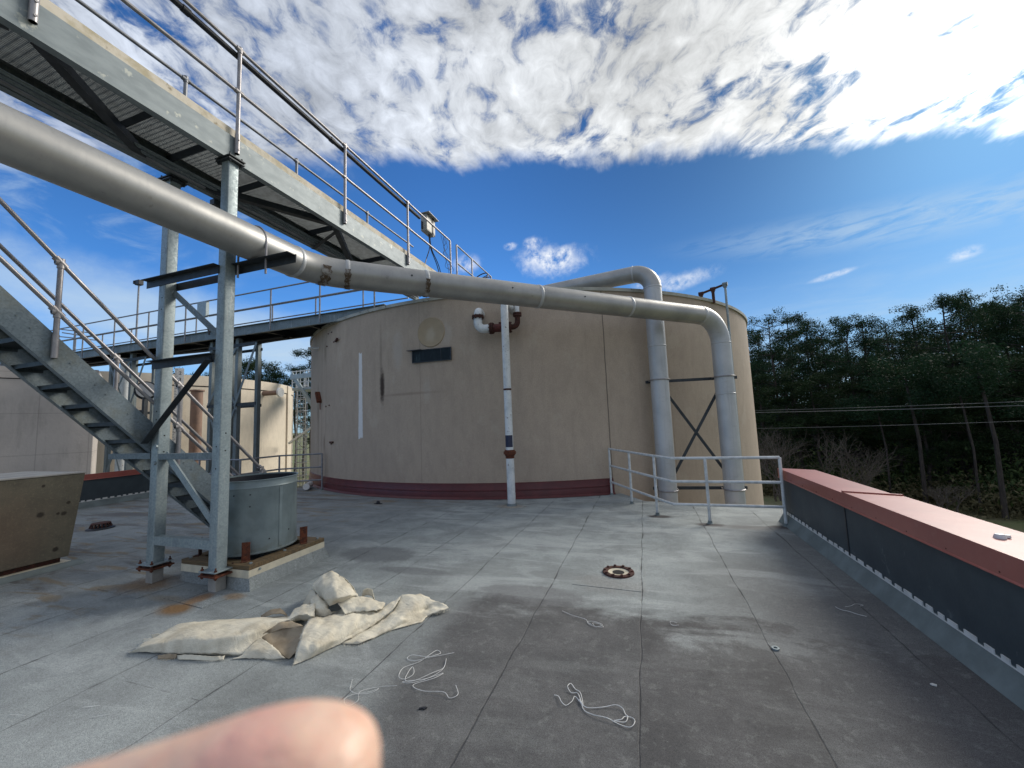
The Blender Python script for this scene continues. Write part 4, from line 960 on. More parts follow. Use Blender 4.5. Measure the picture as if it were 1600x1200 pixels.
part('gap_frame', M['rust_dark'], lambda q: q.box(-9.2, -7.86, 1.2, 3.38, .055, .125), t)
part('white_sill', M['cream'], lambda q: q.box(-9.3, -7.79, 1.2, 3.46, .012, .053), t)
part('curb_skirt', M['cant'], lambda q: q.prism([(0, 0), (.16, 0), (0, .045)], (-7.79, 1.0, .003), (1, 0, 0), (0, 0, 1), (0, 2.55, 0)), t)

# ------------------------------------------------------------------ roof drains
t = thing('roof_drain', (-.39, 4.76, 0), 'rusty round roof drain with open white funnel, strainer missing', 'roof drain')
dcn = (-.39, 4.76, 0)
part('clamp_ring', M['rust_dark'], lambda q: (q.lathe([(.175, .0045), (.172, .020), (.15, .026), (.118, .020), (.112, .006)], dcn, 48), [q.box(dcn[0]+.15*cos(a)-.014, dcn[0]+.15*cos(a)+.014, dcn[1]+.15*sin(a)-.012, dcn[1]+.15*sin(a)+.012, .022, .036) for a in np.arange(0, 6.28, pi/5)]), t, smooth=30)
part('funnel', M['cream'], lambda q: q.lathe([(.117, .012), (.10, .009), (.062, .006)], dcn, 40), t, smooth=60)
part('outlet', M['black_hole'], lambda q: q.lathe([(.066, .0078), (.0, .0076)], dcn, 32), t)
t = thing('roof_strainer', (-10.14, 4.9, 0), 'low rusty strainer drain on the roof behind the concrete box', 'roof drain')
part('base_ring', M['black'], lambda q: q.lathe([(.21, .004), (.20, .02), (.15, .04), (.0, .04)], (-10.14, 4.9, 0), 32), t, smooth=30)
for k in range(18):
    a = 2*pi*k/18; part('strainer_bar', M['rust_dark'], lambda q: q.bar((-10.14+.16*cos(a), 4.9+.16*sin(a), .035), (-10.14+.13*cos(a), 4.9+.13*sin(a), .105), .02, .012), t)
part('strainer_cap', M['rust_dark'], lambda q: q.lathe([(.145, .10), (.135, .115), (.0, .12)], (-10.14, 4.9, 0), 32), t)
mb = MB(); mb.lathe([(.04, .0), (.045, .02), (.03, .07), (.0, .07)], (-5.9, 7.75, 0), 12); mb.box(-5.99, -5.81, 7.72, 7.78, .0, .015)
tag(mb.build('roof_anchor', M['black'], smooth=30), 'small black anchor stub on the roof before the tank flashing', 'anchor')

# ------------------------------------------------------------------ guard rails
def guard(name, pts, posts, label, mat, loc, zs=(1.04, .66, .29), cap_boot=True, r=.024):
    t = thing(name, loc, label, 'guard rail')
    for z, nm in zip(zs, ('top_rail', 'middle_rail', 'bottom_rail')):
        part(nm, mat, lambda q: q.tube([(x, y, z) for x, y in pts], r*.95, 12), t, smooth=50)
    for x, y in posts:
        mb = MB(); mb.cyl((x, y, -.3 if (x > 2.2) else .0), (x, y, zs[0]), r, n=14); po = mb.build('post', mat, t, smooth=50)
        mb = MB(); mb.lathe([(r+.002, .05), (r+.008, .045), (r+.012, .012), (.055, .004)], (x, y, 0), 14); mb.build('post_boot', M['cant'], po, smooth=40)
    return t
guard('guard_rail', [(1.95, 7.15), (.37, 7.15), (.15, 7.55), (-.34, 8.51), (-.82, 9.45)], [(1.95, 7.15), (.90, 7.15), (.12, 7.60), (-.34, 8.51), (-.81, 9.42)],
      'pale painted three-bar guard rail at the roof edge before the vertical pipes', M['rail_white'], (.37, 7.15, 0))
guard('guard_rail', [(-9.0, 9.28), (-10.0, 8.72), (-10.05, 7.6), (-13.5, 7.9)], [(-9.0, 9.28), (-10.0, 8.72), (-10.05, 7.6), (-11.8, 7.75), (-13.4, 7.88)],
      'grey three-bar guard rail left of the big tank behind the drum', M['rail_far'], (-10, 8.7, 0))

# ------------------------------------------------------------------ second bridge, going left from the tank
t = thing('far_walkway', (-14, 9.5, 4.7), 'distant steel walkway bridging from the big tank to the tanks at left', 'walkway')
bx0, bx1, byn, byf = -27.0, -6.6, 9.05, 10.15
zb_, ztp = 4.84, 5.14
part('side_channel', M['galv_dark'], lambda q: (q.box(bx0, bx1, byn, byn+.01, zb_, ztp), q.box(bx0, bx1, byn-.07, byn, ztp-.012, ztp), q.box(bx0, bx1, byn-.07, byn, zb_, zb_+.012)), t)
part('side_channel', M['angle'], lambda q: (q.box(bx0, bx1, byf-.01, byf, zb_, ztp), q.box(bx0, bx1, byf-.09, byf-.01, zb_, zb_+.012)), t)
part('deck', M['angle'], lambda q: q.box(bx0, bx1, byn+.01, byf-.01, ztp-.06, ztp-.02), t)
for k in range(12): part('cross_beam', M['black'], lambda q: q.box(bx0+.6+k*1.7, bx0+.68+k*1.7, byn+.012, byf-.012, zb_+.02, ztp-.061), t)
part('hung_conduit', M['black'], lambda q: (q.tube([(x, byf-.3, zb_-.06+.03*sin(x)) for x in np.linspace(bx0, -11, 30)], .06, 8), q.tube([(x, byf-.5, zb_-.03) for x in np.linspace(bx0, -11, 4)], .04, 8)), t, smooth=40)
for y, rt_ in ((byn-.09, 6.16), (byf+.03, 6.16)):
    part('top_rail', M['rail_far'], lambda q: q.tube([(bx0, y, rt_), (bx1-(.0 if y < 9.5 else -.6), y, rt_)], .024, 8), t, smooth=40)
    part('middle_rail', M['rail_far'], lambda q: q.tube([(bx0, y, rt_-.50), (bx1, y, rt_-.50)], .022, 8), t, smooth=40)
    for k in range(11):
        x = bx0+.9+k*1.92+(0 if y < 9.5 else .55)
        if x < bx1+.2: part('rail_post', M['rail_far'], lambda q: q.cyl((x, y, zb_+.03 if y < 9.5 else ztp), (x, y, rt_), .024, n=8), t, smooth=40)
part('junction_box', M['galv'], lambda q: q.box(-13.92, -13.50, byn-.16, byn-.06, 5.62, 6.14), t)
part('box_cable', M['insul'], lambda q: q.tube(catmull([(-13.7, byn-.12, 5.64), (-13.6, byn-.14, 5.4), (-13.45, byn-.12, 5.3), (-13.4, byn-.1, 5.0)], 6), .03, 6), t)
for xs_ in ((-13.70, -12.50), (-19.1, -17.9)):
    for y in (9.3, 10.0):
        for x in xs_:
            part('support_post', M['galv_dark'], lambda q: q.bar((x, y, GZ), (x, y, zb_), .13, .13), t)
    for z_ in (-.6, 2.6, 4.55): part('support_beam', M['angle'], lambda q: (q.box(xs_[0]-.1, xs_[1]+.9, 9.22, 9.235, z_, z_+.1), q.box(xs_[0]-.1, xs_[1]+.1, 10.06, 10.075, z_, z_+.1)), t)
    for a, b_ in ((2.7, 4.5), (.0, 2.5)):
        part('support_brace', M['galv_dark'], lambda q: q.bar((xs_[0], 9.21, b_), (xs_[1], 9.21, a), .08, .012, (0, 1, 0)), t)
        part('support_brace', M['galv_dark'], lambda q: q.bar((xs_[0], 9.195, a), (xs_[1], 9.195, b_), .08, .012, (0, 1, 0)), t)
    part('knee_brace', M['galv_dark'], lambda q: q.bar((xs_[1], 9.2, 2.6), (xs_[1]+.9, 9.2, 4.6), .08, .012, (0, 1, 0)), t)
# standpipes by the far walkway
for (x, y, r_, top, lab, mt_) in ((-18.75, 9.53, .16, 4.7, 'white standpipe rising to the underside of the far walkway', M['wpaint']), (-20.6, 13.3, .24, 3.85, 'brown standpipe in front of the pale distant tank', M['brownp'])):
    mb = MB(); mb.lathe([(r_, GZ), (r_, top-.02), (r_+.06, top-.02), (r_+.06, top+.05), (0, top+.06)], (x, y, 0), 28); tag(mb.build('large_standpipe', mt_, smooth=40), lab, 'pipe')
t = thing('valve_barrel', (-17.1, 9.3, 3.2), 'short fat grey valve barrel with bolted end below the far walkway', 'valve')
part('barrel', M['pipe2'], lambda q: q.cyl((-17.35, 9.45, 3.43), (-16.8, 9.15, 3.40), .27, n=24), t, smooth=40)
part('end_flange', M['angle'], lambda q: q.cyl((-17.43, 9.50, 3.43), (-17.35, 9.45, 3.43), .34, n=24), t, smooth=40)
part('saddle', M['angle'], lambda q: q.bar((-17.1, 9.3, GZ), (-17.1, 9.3, 3.16), .12, .12), t)

# ------------------------------------------------------------------ tanks at left
c3 = (-31.2, 16.6)
MT3 = mk_tank('sunlit_tank_stucco', (.72, .635, .51), (.65, .57, .46), c3[0], c3[1], ((3, .02, .3),), False)  # stucco colour lightened to carry the sunlight on this tank
T3 = tank_obj('storage_tank', c3, TR, TTOP, MT3, 'pale cream round tank in the left distance with a caged ladder')
part('rim_band', MT3, lambda q: q.lathe([(TR, TTOP-.55), (TR+.03, TTOP-.54), (TR+.03, TTOP-.0), (TR-.3, TTOP)], (c3[0], c3[1], 0), 160), T3, smooth=30)
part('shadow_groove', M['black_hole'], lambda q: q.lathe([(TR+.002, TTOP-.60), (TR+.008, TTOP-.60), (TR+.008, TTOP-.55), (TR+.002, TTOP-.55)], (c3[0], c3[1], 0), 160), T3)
part('roof_slab', M['concrete'], lambda q: q.lathe([(TR-.3, TTOP), (.01, TTOP+.3)], (c3[0], c3[1], 0), 96), T3, smooth=30)
def t3(a, z, o=0.): return Vector((c3[0]+(TR+o)*cos(radians(a)), c3[1]+(TR+o)*sin(radians(a)), z))
mb = MB()
for z0 in np.arange(GZ, TTOP-.7, 1.0): mb.tube([t3(33, z0, .04), t3(33, z0+.998, .04)], .32, 4)
mb = MB(); mb.prism([(-.35, 0), (.35, 0), (.35, .12), (-.35, .12)], t3(32, GZ, -.02), (-sin(radians(32)), cos(radians(32)), 0), (cos(radians(32)), sin(radians(32)), 0), (0, 0, TTOP-GZ-.02)); mb.build('pilaster', MT3, T3)
for a, z, L in ((12, 4.13, .9),):
    part('overflow_pipe', M['brownp'], lambda q: q.cyl(t3(a, z, -.05), t3(a+1.5, z+.05, L), .15, n=16), T3, smooth=40)
    part('pipe_flange', M['white'], lambda q: q.cyl(t3(a+1.5, z+.05, L), t3(a+1.5, z+.05, L+.10), .30, n=20), T3, smooth=40)
# caged ladder + white downpipe
t = thing('caged_ladder', t3(42, GZ, .9), 'tall caged access ladder beside the pale distant tank', 'ladder')
la = t3(46, 0, .55); lu = Vector((cos(radians(-40)), sin(radians(-40)), 0)); lr = Vector((-lu.y, lu.x, 0))
for s_ in (-.28, .28): part('stile', M['rail_white'], lambda q: q.cyl(la+lr*s_+Vector((0, 0, GZ)), la+lr*s_+Vector((0, 0, 5.9)), .035, n=8), t)
part('rungs', M['rail_white'], lambda q: [q.cyl(la-lr*.28+Vector((0, 0, z)), la+lr*.28+Vector((0, 0, z)), .018, n=6) for z in np.arange(GZ+.3, 5.2, .32)], t)
for z in np.arange(-2.5, 5.6, .95):
    part('cage_hoop', M['rail_far'], lambda q: q.tube([la+lr*.34*cos(a)*1.15+lu*(.75*sin(a))+Vector((0, 0, z)) for a in np.linspace(0, pi, 13)], .03, 6), t)
for a in np.linspace(.25, pi-.25, 6): part('cage_bar', M['rail_far'], lambda q: q.cyl(la+lr*.39*cos(a)+lu*(.75*sin(a))+Vector((0, 0, -2.5)), la+lr*.39*cos(a)+lu*(.75*sin(a))+Vector((0, 0, 5.5)), .02, n=6), t)
mb = MB(); q0 = la+lu*.5+lr*1.0; mb.cyl(q0+Vector((0, 0, GZ)), q0+Vector((0, 0, 3.2)), .22, n=16); tag(mb.build('downpipe', M['white'], smooth=40), 'white downpipe standing just right of the caged ladder', 'pipe')
# service platform between the tanks
t = thing('service_platform', (-21.2, 20.6, 4.6), 'small braced service platform with mesh guard between two tanks', 'platform')
part('deck', M['galv'], lambda q: q.box(-22.6, -18.5, 20.6, 22.0, 4.45, 4.62), t)
part('mesh_guard', M['rail_white'], lambda q: ([q.cyl((x, 20.6, 4.6), (x, 20.6, 5.8), .03, n=6) for x in np.arange(-22.6, -18.4, .35)], [q.cyl((-22.6, 20.6, z), (-18.5, 20.6, z), .03, n=6) for z in (5.0, 5.4, 5.75)]), t)
part('bracket_arm', M['galv'], lambda q: q.bar((-22.6, 20.55, 5.6), (-19.9, 20.55, 2.3), .25, .1, (0, 1, 0)), t)
part('bracket_arm', M['galv'], lambda q: q.bar((-20.4, 20.4, 2.4), (-18.0, 20.4, 1.2), .3, .1, (0, 1, 0)), t)
part('bracket_arm', M['rail_white'], lambda q: q.bar((-22.6, 20.4, .9), (-18.2, 20.4, 3.2), .12, .1, (0, 1, 0)), t)
part('bracket_beam', M['galv'], lambda q: q.bar((-22.6, 20.5, 5.35), (-18.2, 20.5, 5.45), .3, .12, (0, 1, 0)), t)
# level gauge board
g0 = Vector((-22.45, 13.62, 0)); gn = Vector((.85, -.53, 0)).normalized(); gt = Vector((-gn.y, gn.x, 0))
t = thing('level_gauge_board', tuple(g0), 'tall white numbered level board fixed to the pale distant tank', 'gauge board')
part('board', M['white'], lambda q: q.prism([(-.18, -.8), (.18, -.8), (.18, 5.16), (-.18, 5.16)], g0, gt, (0, 0, 1), gn*.04), t)
part('scale_mark', M['black'], lambda q: [q.prism([(-.17, z), (-.17+(.11 if k % 4 == 0 else .06), z), (-.17+(.11 if k % 4 == 0 else .06), z+.02), (-.17, z+.02)], g0+gn*.041, gt, (0, 0, 1), gn*.004) for k, z in enumerate(np.arange(-.7, 5.1, .08))], t)
for k in range(16):
    tc = bpy.data.curves.new('digit', 'FONT'); tc.body = str((2+k) % 10); tc.size = .24; tc.align_x = 'CENTER'; tc.align_y = 'CENTER'; tc.extrude = .004
    to = bpy.data.objects.new('tmp', tc); col.objects.link(to)
    me = bpy.data.meshes.new_from_object(to.evaluated_get(bpy.context.evaluated_depsgraph_get())); bpy.data.objects.remove(to)
    o = bpy.data.objects.new('digit', me); col.objects.link(o); me.materials.append(M['black']); o.parent = t
    mw = Matrix.Identity(4); pq = g0+gn*.047+gt*.03+Vector((0, 0, 4.90-k*.33))-Vector(OFF[t.name])
    for i in range(3): mw[i][0] = gt[i]; mw[i][1] = (0, 0, 1)[i]; mw[i][2] = gn[i]; mw[i][3] = pq[i]
    o.matrix_local = mw
# basin wall at far left
t = thing('concrete_basin', (-19.6, 9.08, GZ), 'square cornered grey concrete basin at the far left behind the box', 'basin')
u = Vector((-20.66+19.6, 7.08-9.08, 0)).normalized(); nn_ = Vector((u.y, -u.x, 0)); nn_ = nn_ if nn_.x < 0 else -nn_
bm_, n, b = newmat('grey_basin_concrete'); pp = n.pos(); X_, Y_, Z_ = n.sep(pp)
du = n.add(n.mul(X_, u.x), n.mul(Y_, u.y))
cc = n.mix(n.ss(n.noise(pp, .8, 7, .65), .35, .65), (.52, .48, .45), (.45, .415, .39))
cc = n.mix(n.mul(n.ss(n.noise(n.comb(n.mul(du, 3), n.mul(Z_, .5), 0), 1.2, 7, .65), .5, .7), .4), cc, (.27, .25, .235))
for per in (1.25,):
    fr = n.m('FRACT', n.div(du, per)); dd_ = n.mn(fr, n.sub(1, fr)); cc = n.mix(n.mul(n.ss(dd_, .004, .016, 1, 0), .35), cc, (.17, .15, .14))
    fr = n.m('FRACT', n.div(n.add(Z_, .2), 1.45)); dd_ = n.mn(fr, n.sub(1, fr)); cc = n.mix(n.mul(n.ss(dd_, .004, .014, 1, 0), .3), cc, (.17, .15, .14))
n.put(b.inputs['Base Color'], cc); b.inputs['Roughness'].default_value = .85; bump(n, b, n.noise(pp, 12, 5), .3, .02)
c0 = Vector((-19.6, 9.08, 0))
part('wall', bm_, lambda q: q.add([c0+u*0+Vector((0, 0, z)) for z in (GZ, 3.9)]+[c0+u*16+Vector((0, 0, z)) for z in (GZ, 3.9)]+[c0+u*16+nn_*3.0+Vector((0, 0, z)) for z in (GZ, 3.9)]+[c0+nn_*3.0+Vector((0, 0, z)) for z in (GZ, 3.9)], [(0, 1, 3, 2), (2, 3, 5, 4), (4, 5, 7, 6), (6, 7, 1, 0), (1, 7, 5, 3)]), t)
part('rim_band', bm_, lambda q: q.prism([(-.03, -.05), (3.03, -.05), (3.03, 16), (-.03, 16)], c0+Vector((0, 0, 3.93)), nn_, u, (0, 0, .40)), t)
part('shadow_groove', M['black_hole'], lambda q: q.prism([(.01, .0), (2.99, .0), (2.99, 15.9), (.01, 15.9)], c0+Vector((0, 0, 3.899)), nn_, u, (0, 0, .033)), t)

# mast with floodlight head far left
md = Vector((-1.2, .627, 0)); mp = md*26
t = thing('light_mast', (mp.x, mp.y, GZ), 'slim light mast with dark square head beyond the far walkway', 'light mast')
part('pole', M['rail_far'], lambda q: q.cyl((mp.x, mp.y, GZ), (mp.x, mp.y, 11.75), .07, .05, n=10), t, smooth=40)
part('lamp_head', M['black'], lambda q: (q.box(mp.x-.20, mp.x+.22, mp.y-.15, mp.y+.15, 11.75, 12.08), q.box(mp.x-.28, mp.x-.14, mp.y-.2, mp.y-.05, 11.82, 12.05)), t, bevel=.03)
ad = Vector((-1.235, .53, 0))*24
t = thing('antenna_mast', (ad.x, ad.y, GZ), 'small antenna mast with three thin arms behind the far walkway rail', 'antenna')
part('pole', M['rail_far'], lambda q: q.cyl((ad.x, ad.y, GZ), (ad.x, ad.y, 7.75), .05, n=8), t)
for z, L in ((7.7, 1.3), (7.3, 1.7), (7.5, .9)): part('arm', M['rail_far'], lambda q: q.cyl((ad.x-L*.4, ad.y-L*.4, z+.1), (ad.x+L*.4, ad.y+L*.4, z-.05), .03, n=6), t)

# ------------------------------------------------------------------ crumpled canvas
CLOTH = {
 'A': [[(-4.155,2.372,0.000), (-4.195,2.638,0.016), (-3.827,2.766,0.024), (-3.425,2.890,0.040), (-3.102,3.038,0.024)], [(-4.092,2.274,0.032), (-3.969,2.480,0.080), (-3.558,2.573,0.112), (-3.236,2.688,0.128), (-2.998,2.792,0.120)], [(-4.027,2.209,0.040), (-3.721,2.311,0.096), (-3.371,2.369,0.120), (-3.155,2.502,0.120), (-3.056,2.752,0.104)], [(-4.119,2.207,0.008), (-3.805,2.254,0.016), (-3.498,2.305,0.024), (-3.250,2.357,0.024), (-3.106,2.421,0.016)]],
 'G': [[(-3.113,2.426,0.024), (-3.115,2.492,0.048), (-3.123,2.567,0.064)], [(-3.109,2.395,0.008), (-2.985,2.446,0.056), (-2.921,2.510,0.056)], [(-3.155,2.359,0.000), (-2.947,2.416,0.008), (-2.718,2.443,0.016)]],
 'B': [[(-3.109,2.565,0.072), (-3.023,2.680,0.088), (-2.803,2.723,0.108)], [(-2.996,2.553,0.032), (-2.943,2.653,0.040), (-2.791,2.678,0.064)], [(-2.782,2.480,0.024), (-2.695,2.473,0.016), (-2.692,2.536,0.048)]],
 'B2': [[(-3.108,2.584,0.080), (-3.052,2.683,0.128), (-3.004,2.751,0.120)], [(-3.143,2.594,0.048), (-3.002,2.661,0.096), (-2.841,2.736,0.104)]],
 'C': [[(-2.890,2.856,0.112), (-2.731,2.974,0.104), (-2.546,3.101,0.096), (-2.397,3.225,0.096), (-2.322,3.382,0.128)], [(-2.790,2.688,0.112), (-2.609,2.717,0.120), (-2.475,2.874,0.096), (-2.384,3.049,0.080), (-2.290,3.228,0.096)], [(-2.663,2.514,0.080), (-2.514,2.552,0.080), (-2.476,2.721,0.048), (-2.421,2.892,0.040), (-2.348,3.063,0.040)], [(-2.608,2.423,0.000), (-2.557,2.508,0.000), (-2.512,2.641,0.000), (-2.459,2.753,0.008), (-2.409,2.905,0.008)]],
 'D': [[(-2.322,3.382,0.128), (-2.158,3.494,0.112), (-1.989,3.496,0.072), (-1.854,3.466,0.024)], [(-2.315,3.246,0.056), (-2.124,3.283,0.080), (-2.073,3.431,0.024), (-1.921,3.373,0.032)], [(-2.358,3.016,0.024), (-2.186,3.063,0.040), (-2.078,3.246,0.024), (-1.997,3.343,0.008)], [(-2.463,2.757,0.000), (-2.306,2.782,0.008), (-2.195,3.011,0.000), (-1.997,3.226,0.000)]],
 'E': [[(-3.189,3.188,0.240), (-3.166,3.263,0.288), (-3.086,3.312,0.320), (-2.893,3.267,0.288), (-2.757,3.232,0.240), (-2.672,3.193,0.192)], [(-3.179,3.164,0.208), (-2.964,3.083,0.280), (-2.837,3.102,0.304), (-2.744,3.128,0.272), (-2.684,3.161,0.224), (-2.655,3.187,0.176)], [(-3.062,3.117,0.176), (-2.854,2.997,0.216), (-2.725,2.993,0.240), (-2.667,3.068,0.224), (-2.659,3.148,0.192), (-2.616,3.187,0.160)], [(-2.983,3.104,0.128), (-2.808,3.002,0.160), (-2.752,3.023,0.176), (-2.710,3.117,0.160), (-2.685,3.209,0.144), (-2.631,3.236,0.128)]],
 'E1': [[(-3.189,3.188,0.240), (-3.166,3.263,0.288), (-3.086,3.312,0.320), (-2.893,3.267,0.288), (-2.757,3.232,0.240), (-2.672,3.193,0.192)], [(-3.346,3.359,0.160), (-3.296,3.429,0.160), (-3.180,3.413,0.176), (-3.037,3.429,0.160), (-2.883,3.380,0.128), (-2.801,3.347,0.096)], [(-3.410,3.425,0.016), (-3.388,3.525,0.000), (-3.302,3.545,0.000), (-3.126,3.530,0.000), (-2.973,3.485,0.000), (-2.863,3.421,0.016)]],
 'E2': [[(-2.825,3.075,0.192), (-2.674,3.134,0.200), (-2.587,3.213,0.168), (-2.398,3.243,0.112)], [(-2.732,3.028,0.176), (-2.619,3.070,0.160), (-2.508,3.085,0.136), (-2.373,3.159,0.104)], [(-2.632,2.972,0.112), (-2.584,3.029,0.120), (-2.495,3.068,0.112), (-2.404,3.105,0.096)]],
 'L': [[(-2.666,3.247,0.136), (-2.663,3.282,0.200), (-2.631,3.301,0.208), (-2.577,3.292,0.200), (-2.508,3.241,0.128)], [(-2.667,3.255,0.112), (-2.663,3.288,0.144), (-2.631,3.301,0.152), (-2.572,3.284,0.144), (-2.514,3.248,0.104)]],
 'F': [[(-3.096,2.823,0.104), (-3.092,2.877,0.152), (-3.014,2.925,0.176), (-2.959,2.961,0.176)], [(-3.058,2.754,0.112), (-2.966,2.808,0.144), (-2.873,2.839,0.144), (-2.849,2.863,0.128)], [(-3.082,2.811,0.064), (-2.977,2.843,0.080), (-2.913,2.879,0.080), (-2.890,2.905,0.080)]],
 'F2': [[(-2.985,2.973,0.160), (-3.043,3.010,0.192), (-2.999,3.039,0.208), (-2.874,3.032,0.160)], [(-2.901,2.929,0.096), (-2.887,2.926,0.160), (-2.815,2.956,0.160), (-2.801,2.982,0.112)], [(-2.934,2.949,0.064), (-2.844,2.935,0.096), (-2.779,2.971,0.096), (-2.793,3.055,0.080)]],
 'F3': [[(-3.252,3.129,0.080), (-3.236,3.188,0.168), (-3.166,3.185,0.184)], [(-3.188,3.100,0.064), (-3.122,3.110,0.128), (-3.052,3.099,0.160)], [(-3.172,3.106,0.016), (-3.164,3.165,0.032), (-3.099,3.155,0.064)]],
 'H1': [[(-4.172,2.341,0.032), (-4.056,2.364,0.044), (-3.905,2.384,0.032)], [(-4.154,2.324,0.016), (-4.009,2.338,0.024), (-3.882,2.379,0.016)]],
 'H2': [[(-4.169,2.395,0.040), (-4.078,2.409,0.048), (-3.981,2.420,0.040)], [(-4.134,2.384,0.024), (-4.064,2.402,0.024), (-3.940,2.405,0.024)]],
 'I': [[(-3.530,2.908,0.032), (-3.436,2.922,0.088), (-3.352,2.955,0.088), (-3.282,2.955,0.048)], [(-3.503,2.897,0.024), (-3.370,2.889,0.072), (-3.286,2.910,0.072), (-3.242,2.939,0.040)]],
 'J': [[(-3.603,2.258,0.028), (-3.436,2.282,0.032), (-3.298,2.305,0.032), (-3.213,2.348,0.024)], [(-3.567,2.241,0.006), (-3.417,2.270,0.008), (-3.287,2.298,0.008), (-3.205,2.326,0.008)]],
 'J2': [[(-3.786,2.220,0.008), (-3.717,2.249,0.024), (-3.634,2.270,0.024)], [(-3.754,2.210,0.000), (-3.672,2.223,0.004), (-3.613,2.250,0.008)]],
 'K': [[(-4.087,2.257,0.006), (-3.863,2.452,0.006), (-3.217,2.761,0.006), (-2.710,3.005,0.006), (-2.230,3.333,0.006)], [(-4.000,2.241,0.006), (-3.625,2.305,0.006), (-2.877,2.473,0.006), (-2.534,2.687,0.006), (-2.056,3.247,0.006)]],
}

def cr(a, b, c, d, t): return .55*(b+(c-b)*t)+.45*.5*((2*b)+(c-a)*t+(2*a-5*b+4*c-d)*t*t+(-a+3*b-3*c+d)*t**3)
def refine(A, n):       # catmull-rom along the first axis of a control grid
    A = np.asarray(A, float); P_ = np.concatenate([2*A[:1]-A[1:2], A, 2*A[-1:]-A[-2:-1]]); out = []
    for i in range(1, len(P_)-2):
        for j in range(n): out.append(cr(P_[i-1], P_[i], P_[i+1], P_[i+2], j/n))
    out.append(P_[-2]); return np.array(out)
from mathutils import noise as mnoise
mb = MB(); mb_in = []
for nm, rows in CLOTH.items():
    Gd = refine(np.transpose(refine(rows, 9), (1, 0, 2)), 9)
    a, b_ = Gd.shape[:2]; vs = []
    for i in range(a):
        for j in range(b_):
            p = Vector(Gd[i, j]); q = p*5+Vector((hash(nm) % 1 if 0 else len(nm), sum(map(ord, nm)) % 17, 0))
            am = .0 if nm == 'K' else 1
            w1 = mnoise.noise(q)*.012+(.012*mnoise.noise(Vector((q.x*5, q.y*2.2, q.z*1.0+p.z*30))) if nm in ('E', 'E2', 'F', 'F2', 'C', 'D') else 0)+mnoise.noise(Vector((q.x*2.2+q.y*3.4, q.y*.9-q.x*.7, q.z)))*.007
            edge = 1 if (j in (0, b_-1) or i in (0, a-1)) else 0
            if edge: p += Vector((mnoise.noise(p*60), mnoise.noise(p*55+Vector((9, 0, 0))), 0))*.009
            p += Vector((w1*.5, w1*.4, w1))*am
            if p.z < .006: p.z = .006+.002*abs(mnoise.noise(q*3))
            vs.append(p)
    tgt = mb
    if nm in ('B', 'B2', 'I', 'J2'): tgt = MB(); mb_in.append(tgt)
    tgt.add(vs, [(i*b_+j, i*b_+j+1, (i+1)*b_+j+1, (i+1)*b_+j) for i in range(a-1) for j in range(b_-1)])
me_cloth = mb
r_ = random.Random(11)
fr = MB()
for nm, row in (('E2', -1), ('D', -1), ('D', 'e'), ('A', 'e'), ('C', 'b'), ('J2', -1), ('L', 0)):
    R_ = CLOTH[nm]; line = [Vector(p) for p in (R_[row] if isinstance(row, int) else [rr[-1] for rr in R_] if row == 'e' else [rr[0] for rr in R_])]
    line = catmull(line, 22)
    for i in range(0, len(line), 1 if nm in ('E2', 'A') else 2):
        p = line[i]+Vector((r_.uniform(-.006, .006), r_.uniform(-.006, .006), 0)); L = r_.uniform(.008, .03)
        e = p+Vector((r_.uniform(-.5, .5)*L, -L*r_.uniform(.2, .9), -L*.6)); e.z = max(e.z, .003); p.z = max(p.z, .004)
        fr.tube([p, p.lerp(e, .5)+Vector((r_.uniform(-.003, .003), 0, 0)), e], .0011, 4, False)
o = me_cloth.build('canvas_tarp', M['canvas'], None, (-3, 3, 0), smooth=75)
md_ = o.modifiers.new('thickness', 'SOLIDIFY'); md_.thickness = .005; md_.offset = 0
tag(o, 'crumpled cream canvas tarp heaped on the grey roof', 'tarp')
fo = fr.build('fringe', M['canvas'], o)
LIN = simple('soiled_canvas_lining', (.34, .28, .20), (.24, .19, .13), .9, 0, 9, 6, None, .6, 18, .6, 120)
for q in mb_in:
    io = q.build('inner_fold', LIN, o, smooth=75); io['label'] = 'brownish inner side of the tarp'
    md_ = io.modifiers.new('thickness', 'SOLIDIFY'); md_.thickness = .005; md_.offset = 0

